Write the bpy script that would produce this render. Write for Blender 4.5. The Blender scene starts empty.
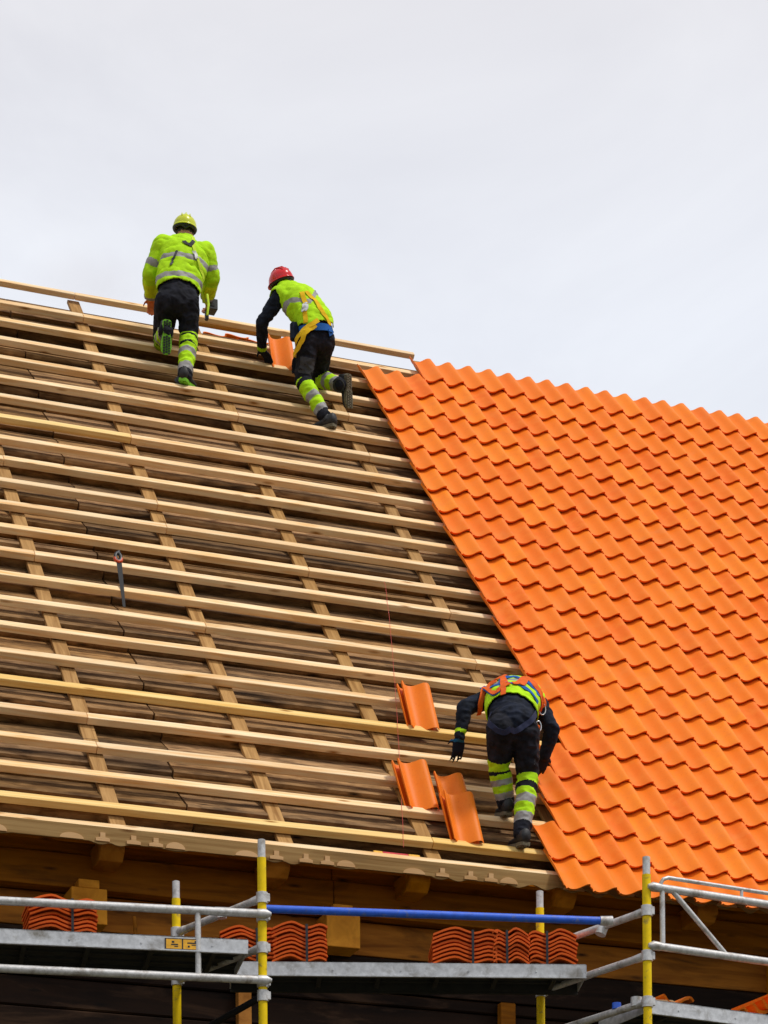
import bpy, math, random
import numpy as np
from mathutils import Vector, Matrix, noise
from mathutils.bvhtree import BVHTree
random.seed(7)
scn = bpy.context.scene
COLL = scn.collection
V = Vector

# ------------------------------------------------------------------ frame of the place
SL = math.radians(48.2386)                 # roof pitch
ROW, CW = 0.40619, 0.21                    # tile course and tile cover width
ES = V((0, 0, 7.5357))                     # eave point of the tile surface
UP = V((0, math.cos(SL), math.sin(SL)))    # up the slope
NN = V((0, -math.sin(SL), math.cos(SL)))   # roof normal
def RF(u, v, h=0.0): return ES + V((u, 0, 0)) + UP*v + NN*h

# ------------------------------------------------------------------ materials
def new_mat(name):
    m = bpy.data.materials.new(name); m.use_nodes = True
    nt = m.node_tree; b = nt.nodes['Principled BSDF']
    return m, nt, b
def N(nt, t, **k):
    n = nt.nodes.new(t)
    for a, v in k.items():
        if a in ('inputs',):
            for i, x in v.items(): n.inputs[i].default_value = x
        else: setattr(n, a, v)
    return n
def ramp(nt, stops, src=None):
    r = nt.nodes.new('ShaderNodeValToRGB'); e = r.color_ramp.elements
    while len(e) < len(stops): e.new(0.5)
    for k, (p, c) in enumerate(stops):
        e[k].position = p; e[k].color = (*c, 1)
    if src is not None: nt.links.new(src, r.inputs[0])
    return r
def mixc(nt, fac, a, b, mode='MIX'):
    m = nt.nodes.new('ShaderNodeMix'); m.data_type = 'RGBA'; m.blend_type = mode
    L = nt.links
    for sock, x in ((m.inputs[0], fac), (m.inputs[6], a), (m.inputs[7], b)):
        if hasattr(x, 'links') or hasattr(x, 'is_output'): L.new(x, sock)
        else: sock.default_value = x if isinstance(x, (int, float)) else (*x, 1)
    return m.outputs[2]
def coords(nt, scale, rot=(0, 0, 0), src='Object'):
    tc = nt.nodes.new('ShaderNodeTexCoord'); mp = nt.nodes.new('ShaderNodeMapping')
    mp.vector_type = 'TEXTURE' if False else 'POINT'
    r1 = nt.nodes.new('ShaderNodeMapping'); r1.inputs['Rotation'].default_value = rot
    nt.links.new(tc.outputs[src], r1.inputs[0]); nt.links.new(r1.outputs[0], mp.inputs[0])
    mp.inputs['Scale'].default_value = scale
    return mp.outputs[0]
def tex(nt, vec, scale, detail=4, rough=.55, dist=0):
    n = N(nt, 'ShaderNodeTexNoise'); n.inputs['Scale'].default_value = scale
    n.inputs['Detail'].default_value = detail; n.inputs['Roughness'].default_value = rough
    n.inputs['Distortion'].default_value = dist
    nt.links.new(vec, n.inputs['Vector']); return n.outputs['Fac']
def bump(nt, b, h, strength=.3, dist=.01):
    bp = nt.nodes.new('ShaderNodeBump'); bp.inputs['Strength'].default_value = strength
    bp.inputs['Distance'].default_value = dist
    nt.links.new(h, bp.inputs['Height']); nt.links.new(bp.outputs[0], b.inputs['Normal'])

def wood(name, light, dark, knot=(.12, .05, .015), rot=(0, 0, 0), grain=(1.2, 34, 34), vary=.25, rough=.65,
         stain=None, attr=False, stainlo=.5, stainhi=.68, spec=.08):
    m, nt, b = new_mat(name); L = nt.links
    vec = coords(nt, grain, rot); vk = coords(nt, (2.2, 9, 9), rot); vs = coords(nt, (.9, 5, 5), rot)
    # offset every piece so that no two show the same figure
    oi = nt.nodes.new('ShaderNodeObjectInfo'); val = oi.outputs['Random']
    if attr:
        at = N(nt, 'ShaderNodeAttribute', attribute_name='tint'); val = at.outputs['Fac']
    off = N(nt, 'ShaderNodeMath', operation='MULTIPLY'); off.inputs[1].default_value = 37.0; L.new(val, off.inputs[0])
    def shift(v):
        a = nt.nodes.new('ShaderNodeVectorMath'); a.operation = 'ADD'; L.new(v, a.inputs[0]); L.new(off.outputs[0], a.inputs[1]); return a.outputs[0]
    vec, vk, vs = shift(vec), shift(vk), shift(vs)
    g = tex(nt, vec, 1.0, 5, .6, .6)
    c = ramp(nt, [(.3, dark), (.62, light)], g).outputs[0]
    vo = N(nt, 'ShaderNodeTexVoronoi'); vo.inputs['Scale'].default_value = 1.0; L.new(vk, vo.inputs['Vector'])
    kr = ramp(nt, [(.03, (1, 1, 1)), (.16, (0, 0, 0))], vo.outputs['Distance'])
    c = mixc(nt, kr.outputs[0], c, knot)
    if stain:
        s = tex(nt, vs, 1.0, 6, .62, 1.2)
        sr = ramp(nt, [(stainlo, (0, 0, 0)), (stainhi, (1, 1, 1))], s)
        c = mixc(nt, sr.outputs[0], c, stain)
    hs = nt.nodes.new('ShaderNodeHueSaturation')
    mr = N(nt, 'ShaderNodeMapRange'); mr.inputs[3].default_value = 1-vary; mr.inputs[4].default_value = 1+vary*.6
    L.new(val, mr.inputs[0]); L.new(mr.outputs[0], hs.inputs['Value'])
    m2 = N(nt, 'ShaderNodeMath', operation='MULTIPLY'); m2.inputs[1].default_value = 7.31; L.new(val, m2.inputs[0])
    fr = N(nt, 'ShaderNodeMath', operation='FRACT'); L.new(m2.outputs[0], fr.inputs[0])
    mr2 = N(nt, 'ShaderNodeMapRange'); mr2.inputs[3].default_value = .985; mr2.inputs[4].default_value = 1.08
    L.new(fr.outputs[0], mr2.inputs[0]); L.new(mr2.outputs[0], hs.inputs['Saturation'])
    L.new(c, hs.inputs['Color']); L.new(hs.outputs[0], b.inputs['Base Color'])
    b.inputs['Roughness'].default_value = rough; b.inputs['Specular IOR Level'].default_value = spec
    bump(nt, b, g, .35, .004)
    return m

def plain(name, col, rough=.5, metal=0, nscale=30, amt=.25, bumps=.15, spec=.5, dirt=None, dlo=.55, dhi=.7, dscale=9, bd=.003):
    m, nt, b = new_mat(name); L = nt.links
    v = coords(nt, (1, 1, 1)); g = tex(nt, v, nscale, 5, .6)
    c = mixc(nt, ramp(nt, [(.35, (0, 0, 0)), (.7, (1, 1, 1))], g).outputs[0], tuple(x*(1-amt) for x in col), tuple(min(1, x*(1+amt*.5)) for x in col))
    if dirt:
        d = tex(nt, v, dscale, 6, .65, .5)
        c = mixc(nt, ramp(nt, [(dlo, (0, 0, 0)), (dhi, (1, 1, 1))], d).outputs[0], c, dirt)
    L.new(c, b.inputs['Base Color']); b.inputs['Roughness'].default_value = rough
    b.inputs['Metallic'].default_value = metal; b.inputs['Specular IOR Level'].default_value = spec
    if bumps: bump(nt, b, g, bumps, bd)
    return m

def cloth(name, col, amt=.22, rough=.85):
    m, nt, b = new_mat(name); L = nt.links
    v = coords(nt, (1, 1, 1)); g = tex(nt, v, 14, 5, .6); w = tex(nt, v, 160, 2, .5)
    c = mixc(nt, ramp(nt, [(.35, (0, 0, 0)), (.68, (1, 1, 1))], g).outputs[0], tuple(x*(1-amt) for x in col), tuple(min(1, x*(1+amt*.3)) for x in col))
    L.new(c, b.inputs['Base Color']); b.inputs['Roughness'].default_value = rough; b.inputs['Specular IOR Level'].default_value = .2
    mx = N(nt, 'ShaderNodeMath', operation='MULTIPLY_ADD'); mx.inputs[1].default_value = .15
    L.new(w, mx.inputs[0]); L.new(g, mx.inputs[2]); bump(nt, b, mx.outputs[0], .45, .012)
    return m

M = {}
M['batten'] = wood('fresh_pine', (.96, .75, .48), (.85, .50, .22), knot=(.34, .14, .035), grain=(1.6, 30, 30), vary=.10, stain=(.78, .45, .17), stainlo=.52, stainhi=.8)
M['batten2'] = wood('golden_pine', (.93, .68, .30), (.78, .46, .14), knot=(.32, .13, .03), vary=.08)
M['counter'] = wood('counter_batten_pine', (.50, .295, .125), (.28, .145, .055), rot=(-SL, 0, 0), grain=(30, 2.2, 30), vary=.12)
M['boards'] = wood('weathered_boards', (.40, .235, .11), (.125, .062, .026), knot=(.022, .012, .008), grain=(4.5, 17, 17), vary=.42,
                   stain=(.04, .024, .015), attr=True, stainlo=.5, stainhi=.72)
M['eaves'] = wood('eaves_board_pine', (.40, .25, .10), (.24, .13, .042), knot=(.16, .07, .02), vary=.1, stain=(.25, .15, .06), stainlo=.55, stainhi=.75)
M['carve'] = wood('pale_cut_wood', (.70, .44, .22), (.54, .31, .13), knot=(.5, .26, .1), vary=.1)
M['beam'] = wood('wall_beam_timber', (.42, .15, .014), (.21, .066, .006), knot=(.04, .014, .005), grain=(1.2, 14, 14), vary=.3, stain=(.09, .032, .007), stainlo=.52, stainhi=.75)
M['tie'] = wood('tie_beam_pine', (.66, .27, .018), (.42, .15, .008), knot=(.18, .07, .015), grain=(8, 8, 8), vary=.08)
M['oldwall_gloom'] = wood('old_wall_painted_gloom', (.020, .010, .006), (.007, .004, .003), knot=(.006, .004, .003), grain=(1.2, 12, 12), vary=.2, stain=(.09, .05, .03), stainlo=.52, stainhi=.8)  # old timber wall, gloom under the scaffold painted into its near-black base
M['rafter'] = wood('rafter_end_timber', (.50, .205, .04), (.28, .10, .016), grain=(8, 3, 8), vary=.15)
M['galv'] = plain('galvanised_tube', (.66, .65, .64), .45, .35, 45, .2, .1, dirt=(.28, .24, .20), dlo=.50, dhi=.70)
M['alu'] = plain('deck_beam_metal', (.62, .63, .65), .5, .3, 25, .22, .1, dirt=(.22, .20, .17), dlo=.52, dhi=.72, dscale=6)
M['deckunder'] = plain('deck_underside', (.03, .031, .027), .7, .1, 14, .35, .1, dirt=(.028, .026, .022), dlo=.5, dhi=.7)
M['yellow'] = plain('yellow_paint', (.93, .64, .001), .5, 0, 22, .12, .06, spec=.2, dirt=(.34, .24, .06), dlo=.57, dhi=.70, dscale=16)
M['blue'] = plain('blue_paint', (.03, .14, .78), .35, 0, 22, .2, .05, dirt=(.16, .2, .4), dlo=.58, dhi=.7, dscale=16)
M['strap'] = plain('black_strapping', (.02, .02, .025), .4)
M['black'] = plain('black_plastic', (.015, .016, .018), .45)
M['redorange'] = plain('orange_plastic', (.75, .09, .02), .4)
M['darksteel'] = plain('dark_blade', (.012, .012, .014), .6, 0, spec=.2)
M['red'] = plain('red_enamel', (.62, .02, .03), .35, 0, 40, .3)
M['stringm'] = plain('red_string', (.65, .08, .06), .8)
M['sticker'] = plain('orange_label', (.9, .45, .02), .5)
M['ground'] = plain('yard_gravel', (.11, .095, .075), .95, 0, 6, .4, .4, dirt=(.09, .12, .04), dlo=.5, dhi=.6, dscale=.15)
M['lime'] = cloth('hi_vis_lime', (.50, .86, .012), .2)
M['limey'] = cloth('hi_vis_yellow', (.66, .85, .012), .22)
M['reflect'] = cloth('reflective_band', (.33, .32, .31), .15, .5)
M['navy'] = cloth('navy_cloth', (.014, .019, .036), .65)
M['navy2'] = cloth('slate_webbing', (.03, .035, .075), .2)
M['blackc'] = cloth('black_work_trousers', (.016, .017, .026), .75)
M['greyc'] = cloth('charcoal_patch', (.06, .06, .065), .3)
M['skin'] = plain('skin', (.60, .27, .16), .55, 0, 30, .12, .1)
M['orangehand'] = plain('orange_grip_glove', (.80, .20, .05), .6)
M['glove'] = cloth('dark_glove', (.012, .016, .03), .3)
M['gloveblue'] = cloth('blue_glove_cuff', (.02, .15, .32), .2)
M['hair'] = plain('dark_hair', (.03, .02, .014), .8)
M['helmy'] = plain('yellow_helmet', (.66, .72, .03), .3, 0, 20, .08, 0)
M['helmr'] = plain('red_helmet', (.72, .012, .015), .25, 0, 20, .08, 0)
M['hyellow'] = cloth('yellow_webbing', (.86, .52, .012), .15)
M['hblue'] = cloth('blue_webbing', (.02, .12, .42), .2)
M['horange'] = cloth('orange_webbing', (.80, .13, .015), .2)
M['hlime'] = cloth('lime_webbing', (.60, .80, .05), .15)
M['white'] = plain('white_tag', (.75, .76, .76), .5)
M['boot'] = plain('boot_leather', (.02, .02, .022), .6, 0, 60, .4, .3)
M['sole'] = plain('boot_sole', (.17, .145, .09), .8, 0, 80, .4, .4)
M['solelime'] = plain('lime_boot_sole', (.22, .62, .02), .7, 0, 60, .3, .2)
M['steel'] = plain('bright_steel', (.6, .6, .6), .3, .9)

def tile_mat(nm='terracotta_tile', dk=1.0):
    m, nt, b = new_mat(nm); L = nt.links
    at = N(nt, 'ShaderNodeAttribute', attribute_name='tint')
    v = coords(nt, (1, 1, 1)); n1 = tex(nt, v, 3.0, 4, .6); n2 = tex(nt, v, 60, 5, .65); n3 = tex(nt, v, 11, 5, .6)
    c = mixc(nt, at.outputs['Fac'], (.86, .165, .007), (.97, .262, .014))
    c = mixc(nt, ramp(nt, [(.42, (0, 0, 0)), (.75, (1, 1, 1))], n3).outputs[0], c, (.90, .225, .020))
    c = mixc(nt, ramp(nt, [(.55, (0, 0, 0)), (.8, (.6, .6, .6))], n2).outputs[0], c, (.70, .10, .006))
    c = mixc(nt, ramp(nt, [(.56, (0, 0, 0)), (.78, (.45, .45, .45))], tex(nt, v, 2.1, 6, .7, .8)).outputs[0], c, (.80, .27, .07))
    if dk < 1: c = mixc(nt, 1.0, c, (.76, .52, .8), 'MULTIPLY')  # redder unglazed clay, plus shade of the stacks darkened into the colour
    L.new(c, b.inputs['Base Color']); b.inputs['Roughness'].default_value = .5; b.inputs['Specular IOR Level'].default_value = .18
    bump(nt, b, n2, .12, .003); return m
M['tile'] = tile_mat(); M['tile_red_shaded'] = tile_mat('red_shaded_tile', .8)

# ------------------------------------------------------------------ mesh builder
class MB:
    def __init__(s): s.v = []; s.f = []; s.m = []; s.t = []; s.sm = []
    def add(s, vs, fs, m=0, tint=.5, smooth=False):
        o = len(s.v); s.v += [V(p) for p in vs]
        for f in fs: s.f.append(tuple(o+i for i in f)); s.m.append(m); s.t.append(tint); s.sm.append(smooth)
    def hexa(s, p, m=0, tint=.5):       # 8 points: bottom ring then top ring
        s.add(p, [(3, 2, 1, 0), (4, 5, 6, 7), (0, 1, 5, 4), (1, 2, 6, 5), (2, 3, 7, 6), (3, 0, 4, 7)], m, tint)
    def box(s, c, ax, ay, az, m=0, tint=.5):   # centre and half-axis vectors
        c, ax, ay, az = V(c), V(ax), V(ay), V(az)
        s.hexa([c-ax-ay-az, c+ax-ay-az, c+ax+ay-az, c-ax+ay-az, c-ax-ay+az, c+ax-ay+az, c+ax+ay+az, c-ax+ay+az], m, tint)
    def tube(s, pts, r, n=14, m=0, caps=True, tint=.5):
        pts = [V(p) for p in pts]; rr = r if isinstance(r, (list, tuple)) else [r]*len(pts)
        rings = []; prev = None
        for i, p in enumerate(pts):
            d = (pts[min(i+1, len(pts)-1)]-pts[max(i-1, 0)]).normalized()
            if prev is None:
                a = d.orthogonal().normalized()
            else:
                a = (prev-d*prev.dot(d)).normalized()
            prev = a; b = d.cross(a); rings.append([p+(a*math.cos(2*math.pi*k/n)+b*math.sin(2*math.pi*k/n))*rr[i] for k in range(n)])
        vs = [q for r_ in rings for q in r_]; fs = []
        for i in range(len(pts)-1):
            for k in range(n): fs.append((i*n+k, i*n+(k+1) % n, (i+1)*n+(k+1) % n, (i+1)*n+k))
        s.add(vs, fs, m, tint, True)
        if caps: s.add(rings[0], [tuple(reversed(range(n)))], m, tint); s.add(rings[-1], [tuple(range(n))], m, tint)
    def build(s, name, mats, parent=None, loc=None, bevel=0, seg=1):
        me = bpy.data.meshes.new(name)
        org = V((0, 0, 0))
        if parent is not None: org = V(parent['_o'])
        elif loc is not None: org = V(loc)
        me.from_pydata([tuple(p-org) for p in s.v], [], s.f)
        for k, mt in enumerate(mats if isinstance(mats, (list, tuple)) else [mats]): me.materials.append(mt)
        me.polygons.foreach_set('material_index', s.m); me.polygons.foreach_set('use_smooth', s.sm)
        at = me.attributes.new('tint', 'FLOAT', 'FACE'); at.data.foreach_set('value', s.t)
        me.update()
        o = bpy.data.objects.new(name, me); COLL.objects.link(o)
        if parent is not None: o.parent = parent
        elif loc is not None: o.location = loc
        o['_o'] = tuple(org)
        if bevel:
            b = o.modifiers.new('bevel', 'BEVEL'); b.width = bevel; b.segments = seg; b.limit_method = 'ANGLE'
        return o
def empty(name, loc, label, cat, group=None):
    o = bpy.data.objects.new(name, None); COLL.objects.link(o); o.location = loc; o['_o'] = tuple(loc)
    o.empty_display_size = .2
    return tag(o, label, cat, group)
def tag(o, label=None, cat=None, group=None, kind=None):
    if label: o['label'] = label
    if cat: o['category'] = cat
    if group: o['group'] = group
    if kind: o['kind'] = kind
    return o

# ------------------------------------------------------------------ ground
g = MB(); g.add([(-400, -400, 0), (400, -400, 0), (400, 400, 0), (-400, 400, 0)], [(0, 1, 2, 3)])
tag(g.build('ground', M['ground']), kind='structure')

# ------------------------------------------------------------------ the house
XL, XR = -9.5, 6.6
house = empty('timber_house', (-1.5, .6, 0), 'large old timber house whose steep roof is half laid with new orange clay tiles', 'house')
H = house
VTOP = 24.35*ROW
# boarding: lapped old planks with butt joints
def boarding():
    mb = MB(); v = .36; rnd = random.Random(3); k = 0
    top = 23.72*ROW
    while v < top:
        w = rnd.choice([.19, .23, .26, .29, .22, .32]); w = min(w, top-v+.01)
        joints = [XL]
        if k % 5 == 3: joints += [-5.9+rnd.uniform(-.3, .3)]
        else: joints += [-7.4]
        joints += [-3.49+rnd.uniform(-.012, .012)]
        joints += [2.1, XR]
        lift = rnd.uniform(.034, .062); lift2 = rnd.uniform(-.012, .0)
        for a, b in zip(joints[:-1], joints[1:]):
            n = max(2, int((b-a)/.35)); t = rnd.random(); dl = rnd.uniform(-.006, .006); g0 = .007
            a += g0; b -= g0
            ph = rnd.uniform(0, 50)
            us = [a+(b-a)*i/n for i in range(n+1)]
            lo = [v-.022+.010*noise.noise(V((u*1.3, v*9, ph))) for u in us]
            # cross-section: bottom lip rounded
            prof = [(.004, -.262), (-.002, -.262+lift*.75+dl), (.004, -.250+lift+dl), (.022, -.243+lift+dl), (.06, -.244+lift*.8+dl), (w+.022, -.252+lift2)]
            rings = []
            for u, l in zip(us, lo):
                rings.append([RF(u, l+p[0] if i < 5 else v+w, p[1]) for i, p in enumerate(prof)] + [RF(u, v+w, -.275)])
            vs = [q for r_ in rings for q in r_]; m = len(rings[0]); fs = []
            for i in range(n):
                for j in range(m): fs.append((i*m+j, (i+1)*m+j, (i+1)*m+(j+1) % m, i*m+(j+1) % m))
            fs.append(tuple(range(m))); fs.append(tuple(n*m+j for j in reversed(range(m))))
            mb.add(vs, fs, 0, t)
        v += w; k += 1
    return mb
boarding().build('roof_boarding', M['boards'], H)
# counter battens running up the slope
for u in (-8.75, -7.6, -6.43, -5.25, -4.065, -2.83, -1.69, -.54, .62, 1.78, 2.95, 4.1, 5.3, 6.4):
    mb = MB()
    vt = 23.95*ROW if u < 1 else 23.8*ROW
    n = 12
    for i in range(1):
        c = RF(u, (.42+vt)/2, -.2005); mb.box(c, (.056, 0, 0), UP*((vt-.42)/2), NN*.0165)
    mb.build('counter_batten', M['counter'], H, bevel=.003)
# battens
BT = -.115
bat_front = []
for k in range(24):
    if k == 23: vtop, th, hh, x1 = 23.97*ROW, .05, BT+.004, .55
    else:
        vtop = (k+.49+.0215*k-.0003*k*k)*ROW if k else .79*ROW; th = .056; hh = BT; x1 = XR-.1
    w = .072 if k < 23 else .055
    rnd = random.Random(100+k)
    tilt = rnd.uniform(-.006, .006)
    cuts = [XL+.1+rnd.uniform(0, .2)]+[c_ for c_ in sorted(rnd.sample([-8.75, -6.43, -5.25, -4.065, -2.83, -1.69, -.54, 1.78, 4.1], 2)) if c_ < x1-.8]+[x1]
    for q_, (x0, xe) in enumerate(zip(cuts[:-1], cuts[1:])):
        sh = rnd.uniform(-.004, .004) if q_ else 0; rings = []; mb = MB(); x0 += .002; xe -= .002; n = max(3, int((xe-x0)/.6))
        for i in range(n+1):
            u = x0+(xe-x0)*i/n; wob = .006*noise.noise(V((u*.7, k*3.3, 1))); wz = .004*noise.noise(V((u*.9, k*5.1, 7)))
            if k == 23: wob = wob*2
            a = vtop+wob+tilt*(u+2)*.3+sh
            rings.append([RF(u, a-w, hh+wz), RF(u, a, hh+wz), RF(u, a, hh-th+wz), RF(u, a-w, hh-th+wz)])
        vs = [p_ for r_ in rings for p_ in r_]; fs = []
        for i in range(n):
            for j in range(4): fs.append((i*4+j, i*4+(j+1) % 4, (i+1)*4+(j+1) % 4, (i+1)*4+j))
        fs += [(3, 2, 1, 0), tuple(n*4+j for j in range(4))]
        mb.add(vs, fs)
        gold = (k == 1) or (k == 5 and q_ == len(cuts)-2) or (k == 16 and q_ < 2)
        mb.build('batten' if k < 23 else 'ridge_batten', M['batten2' if gold else 'batten'], H, bevel=.003)
# ridge: narrow boards on the far side of the ridge
for (a0, a1, vv, hh, w, th) in ((-1.62, -.80, 9.66, -.10, .06, .06),):
    mb = MB(); mb.box(RF((a0+a1)/2, vv, hh)+V((0, .10, 0)), ((a1-a0)/2, 0, 0), (0, w/2, 0), (0, 0, th/2))
    mb.build('ridge_board', M['batten2'], H, bevel=.004)
# rear slope (far side of the ridge)
RY, RZ = RF(0, VTOP, -.2).y, RF(0, VTOP, -.2).z
mb = MB()
B0 = V((0, 2*RY-.36-.0, ES.z+.3))
up2 = V((0, -math.cos(SL), math.sin(SL))); nn2 = V((0, math.sin(SL), math.cos(SL)))
RT = RF(0, 23.6*ROW, -.23); RT = V((0, 2*RY-RT.y, RT.z)); 
for i in range(46):
    a = RT-up2*(.2*i); t = random.random()
    mb.box(a-up2*.1+V(((XL+XR)/2, 0, 0)), ((XR-XL)/2, 0, 0), up2*.098, nn2*.012, 0, t)
mb.build('rear_boarding', M['boards'], H)
mb = MB()
for i in range(22):
    a = RT-up2*(.25+ROW*i)+nn2*.06
    mb.box(a+V(((XL+XR)/2, 0, 0)), ((XR-XL)/2-.1, 0, 0), up2*.04, nn2*.045, 0)
mb.build('rear_battens', M['batten'], H)
# ridge beam that carries the rafters
mb = MB(); mb.box((( XL+XR)/2, RY, RZ-.42), ((XR-XL)/2-.1, 0, 0), (0, .07, 0), (0, 0, .1)); mb.build('ridge_beam', M['beam'], H)
# rafters with visible feet under the eaves
for u in (-8.75, -7.6, -6.43, -5.25, -4.10, -2.90, -1.80, -.68, .50, 1.70, 2.95, 4.1, 5.3, 6.4):
    mb = MB(); v0 = .52; v1 = 23.4*ROW
    mb.box(RF(u, (v0+v1)/2, -.338), (.075, 0, 0), UP*((v1-v0)/2), NN*.06)
    o = mb.build('rafter', M['rafter'], H, bevel=.004)
for u in (-7.7, -6.5, -5.3, -4.14, -2.93, -1.86, -.70, .47, 1.66, 2.9, 4.1, 5.3):
    mb = MB(); w = .085
    P_ = [(.30, 7.515), (.36, 7.455), (.66, 7.455), (.66, 7.60), (.30, 7.60)]
    vs = [(u-w, a, b) for a, b in P_]+[(u+w, a, b) for a, b in P_]
    mb.add(vs, [(0, 1, 2, 3, 4), (9, 8, 7, 6, 5)]+[(i, 5+i, 5+(i+1) % 5, (i+1) % 5) for i in range(5)]); mb.build('rafter_end', M['rafter'], H, bevel=.006)
# eaves board with a carved lower edge
def eaves():
    mb = MB(); y0, y1 = .236, .2515; zt = 7.652
    def edge(u):
        p = ((u+4.97) % 1.26)/1.26
        z = 7.548
        if .52 < p < .74: z -= .018*abs(math.sin((p-.52)/.11*math.pi))   # two scallops
        elif p > .92 or p < .08: z -= .012*math.cos(((p+.5) % 1-.5)/.08*math.pi/2)
        if u > -1.2: z += .012*math.sin(u*2*math.pi/CW)*1.2
        return z
    n = 700; us = [XL+(XR-XL)*i/n for i in range(n+1)]; vs = []; fs = []
    for u in us: 
        e = edge(u); vs += [(u, y0, e), (u, y0, zt), (u, y1, zt), (u, y1, e)]
    for i in range(n):
        for j in range(4): fs.append((i*4+j, i*4+(j+1) % 4, (i+1)*4+(j+1) % 4, (i+1)*4+j))
    fs += [(3, 2, 1, 0), tuple(n*4+j for j in range(4))]
    mb.add(vs, fs, 0)
    yc = y0-.004
    k = -4
    rnd = random.Random(5)
    def relief(poly):
        m = len(poly); vv = [(a, yc-.006, b) for a, b in poly]+[(a, yc+.004, b) for a, b in poly]
        mb.add(vv, [tuple(range(m))]+[(i, m+i, m+(i+1) % m, (i+1) % m) for i in range(m)], 1)
    while True:
        u0 = -4.97+1.26*k; k += 1
        if u0 > XR-1.4: break
        if u0 < XL: continue
        zb = 7.548
        relief([(u0+.07*math.cos(a), zb+.001+.045*math.sin(a)) for a in [math.pi*i/10 for i in range(11)]])
        relief([(u0+.52+.085*math.cos(a), zb+.001+.04*math.sin(a)) for a in [math.pi*i/10 for i in range(11)]])
        for q in (.74, .96, 1.12):
            cx = u0+q; a = .018; b = .05
            relief([(cx-b, zb+.002), (cx+b, zb+.002), (cx+b, zb+.022), (cx+a, zb+.03), (cx+a, zb+.062), (cx-a, zb+.062), (cx-a, zb+.03), (cx-b, zb+.022)])
    return mb
eaves().build('eaves_board', [M['eaves'], M['carve']], H)
# soffit strip behind the eaves board
mb = MB(); mb.box(((XL+XR)/2, .53, 7.72), ((XR-XL)/2, 0, 0), (0, .16, .14), (0, -.008, .009)); mb.build('soffit_board', M['beam'], H)
# timber courses of the wall head
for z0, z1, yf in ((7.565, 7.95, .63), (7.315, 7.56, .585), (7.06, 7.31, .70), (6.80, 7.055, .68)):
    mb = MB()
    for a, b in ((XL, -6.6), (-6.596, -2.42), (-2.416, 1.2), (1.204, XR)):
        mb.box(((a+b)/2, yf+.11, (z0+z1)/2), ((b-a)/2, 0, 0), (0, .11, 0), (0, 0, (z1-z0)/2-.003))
    mb.build('wall_beam', M['oldwall_gloom' if z1 < 7.06 else 'beam'], H, bevel=.008, seg=2)  # lowest course uses the wall colour with gloom painted in
# protruding tie-beam ends with stepped heads
for xc in (-4.27, -2.39, 1.3, 3.1, 4.95, -6.1, -7.9):
    mb = MB(); yb, yf = .70, .46
    mb.box((xc, (yb+yf)/2, 7.165), (.128, 0, 0), (0, (yb-yf)/2, 0), (0, 0, .125))
    mb.box((xc, (yb+yf)/2+.003, 7.321), (.075, 0, 0), (0, (yb-yf)/2-.003, 0), (0, 0, .03))
    mb.build('tie_beam_end', M['tie'], H, bevel=.006, seg=2)
# wall below
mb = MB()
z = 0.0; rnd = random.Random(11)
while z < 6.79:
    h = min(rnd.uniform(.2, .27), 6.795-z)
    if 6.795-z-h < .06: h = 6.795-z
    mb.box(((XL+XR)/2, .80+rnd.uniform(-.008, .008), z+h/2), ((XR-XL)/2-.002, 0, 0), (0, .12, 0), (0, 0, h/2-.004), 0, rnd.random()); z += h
mb.build('front_wall', M['oldwall_gloom'], H, bevel=.01)
for xc, w in ((-3.10, .05), (-1.05, .06), (-5.9, .06), (.9, .06)):
    mb = MB(); mb.box((xc, .625, 3.4), (w, 0, 0), (0, .035, 0), (0, 0, 3.38)); mb.build('wall_stud', M['rafter'] if xc == -3.10 else M['beam'], H, bevel=.005)
# rear wall and gables
mb = MB(); mb.box(((XL+XR)/2, 2*RY-.9, 3.6), ((XR-XL)/2, 0, 0), (0, .12, 0), (0, 0, 3.6)); mb.build('rear_wall', M['oldwall_gloom'], H)
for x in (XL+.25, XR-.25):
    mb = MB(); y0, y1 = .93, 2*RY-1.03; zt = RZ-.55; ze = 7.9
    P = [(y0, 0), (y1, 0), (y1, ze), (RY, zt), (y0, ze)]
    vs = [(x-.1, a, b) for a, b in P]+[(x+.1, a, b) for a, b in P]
    mb.add(vs, [(0, 1, 2, 3, 4), (9, 8, 7, 6, 5)]+[(i, 5+i, 5+(i+1) % 5, (i+1) % 5) for i in range(5)]); mb.build('gable_wall', M['oldwall_gloom'], H)
# small pegs hanging out of the wall
for x, z, y in ((-.93, 6.50, .60), (-3.9, 7.10, .64)):
    mb = MB(); mb.tube([(x, y, z+.07), (x, y-.02, z), (x, y-.02, z-.07)], [.012, .016, .011], 8); mb.build('peg', M['rafter'], H)

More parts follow.
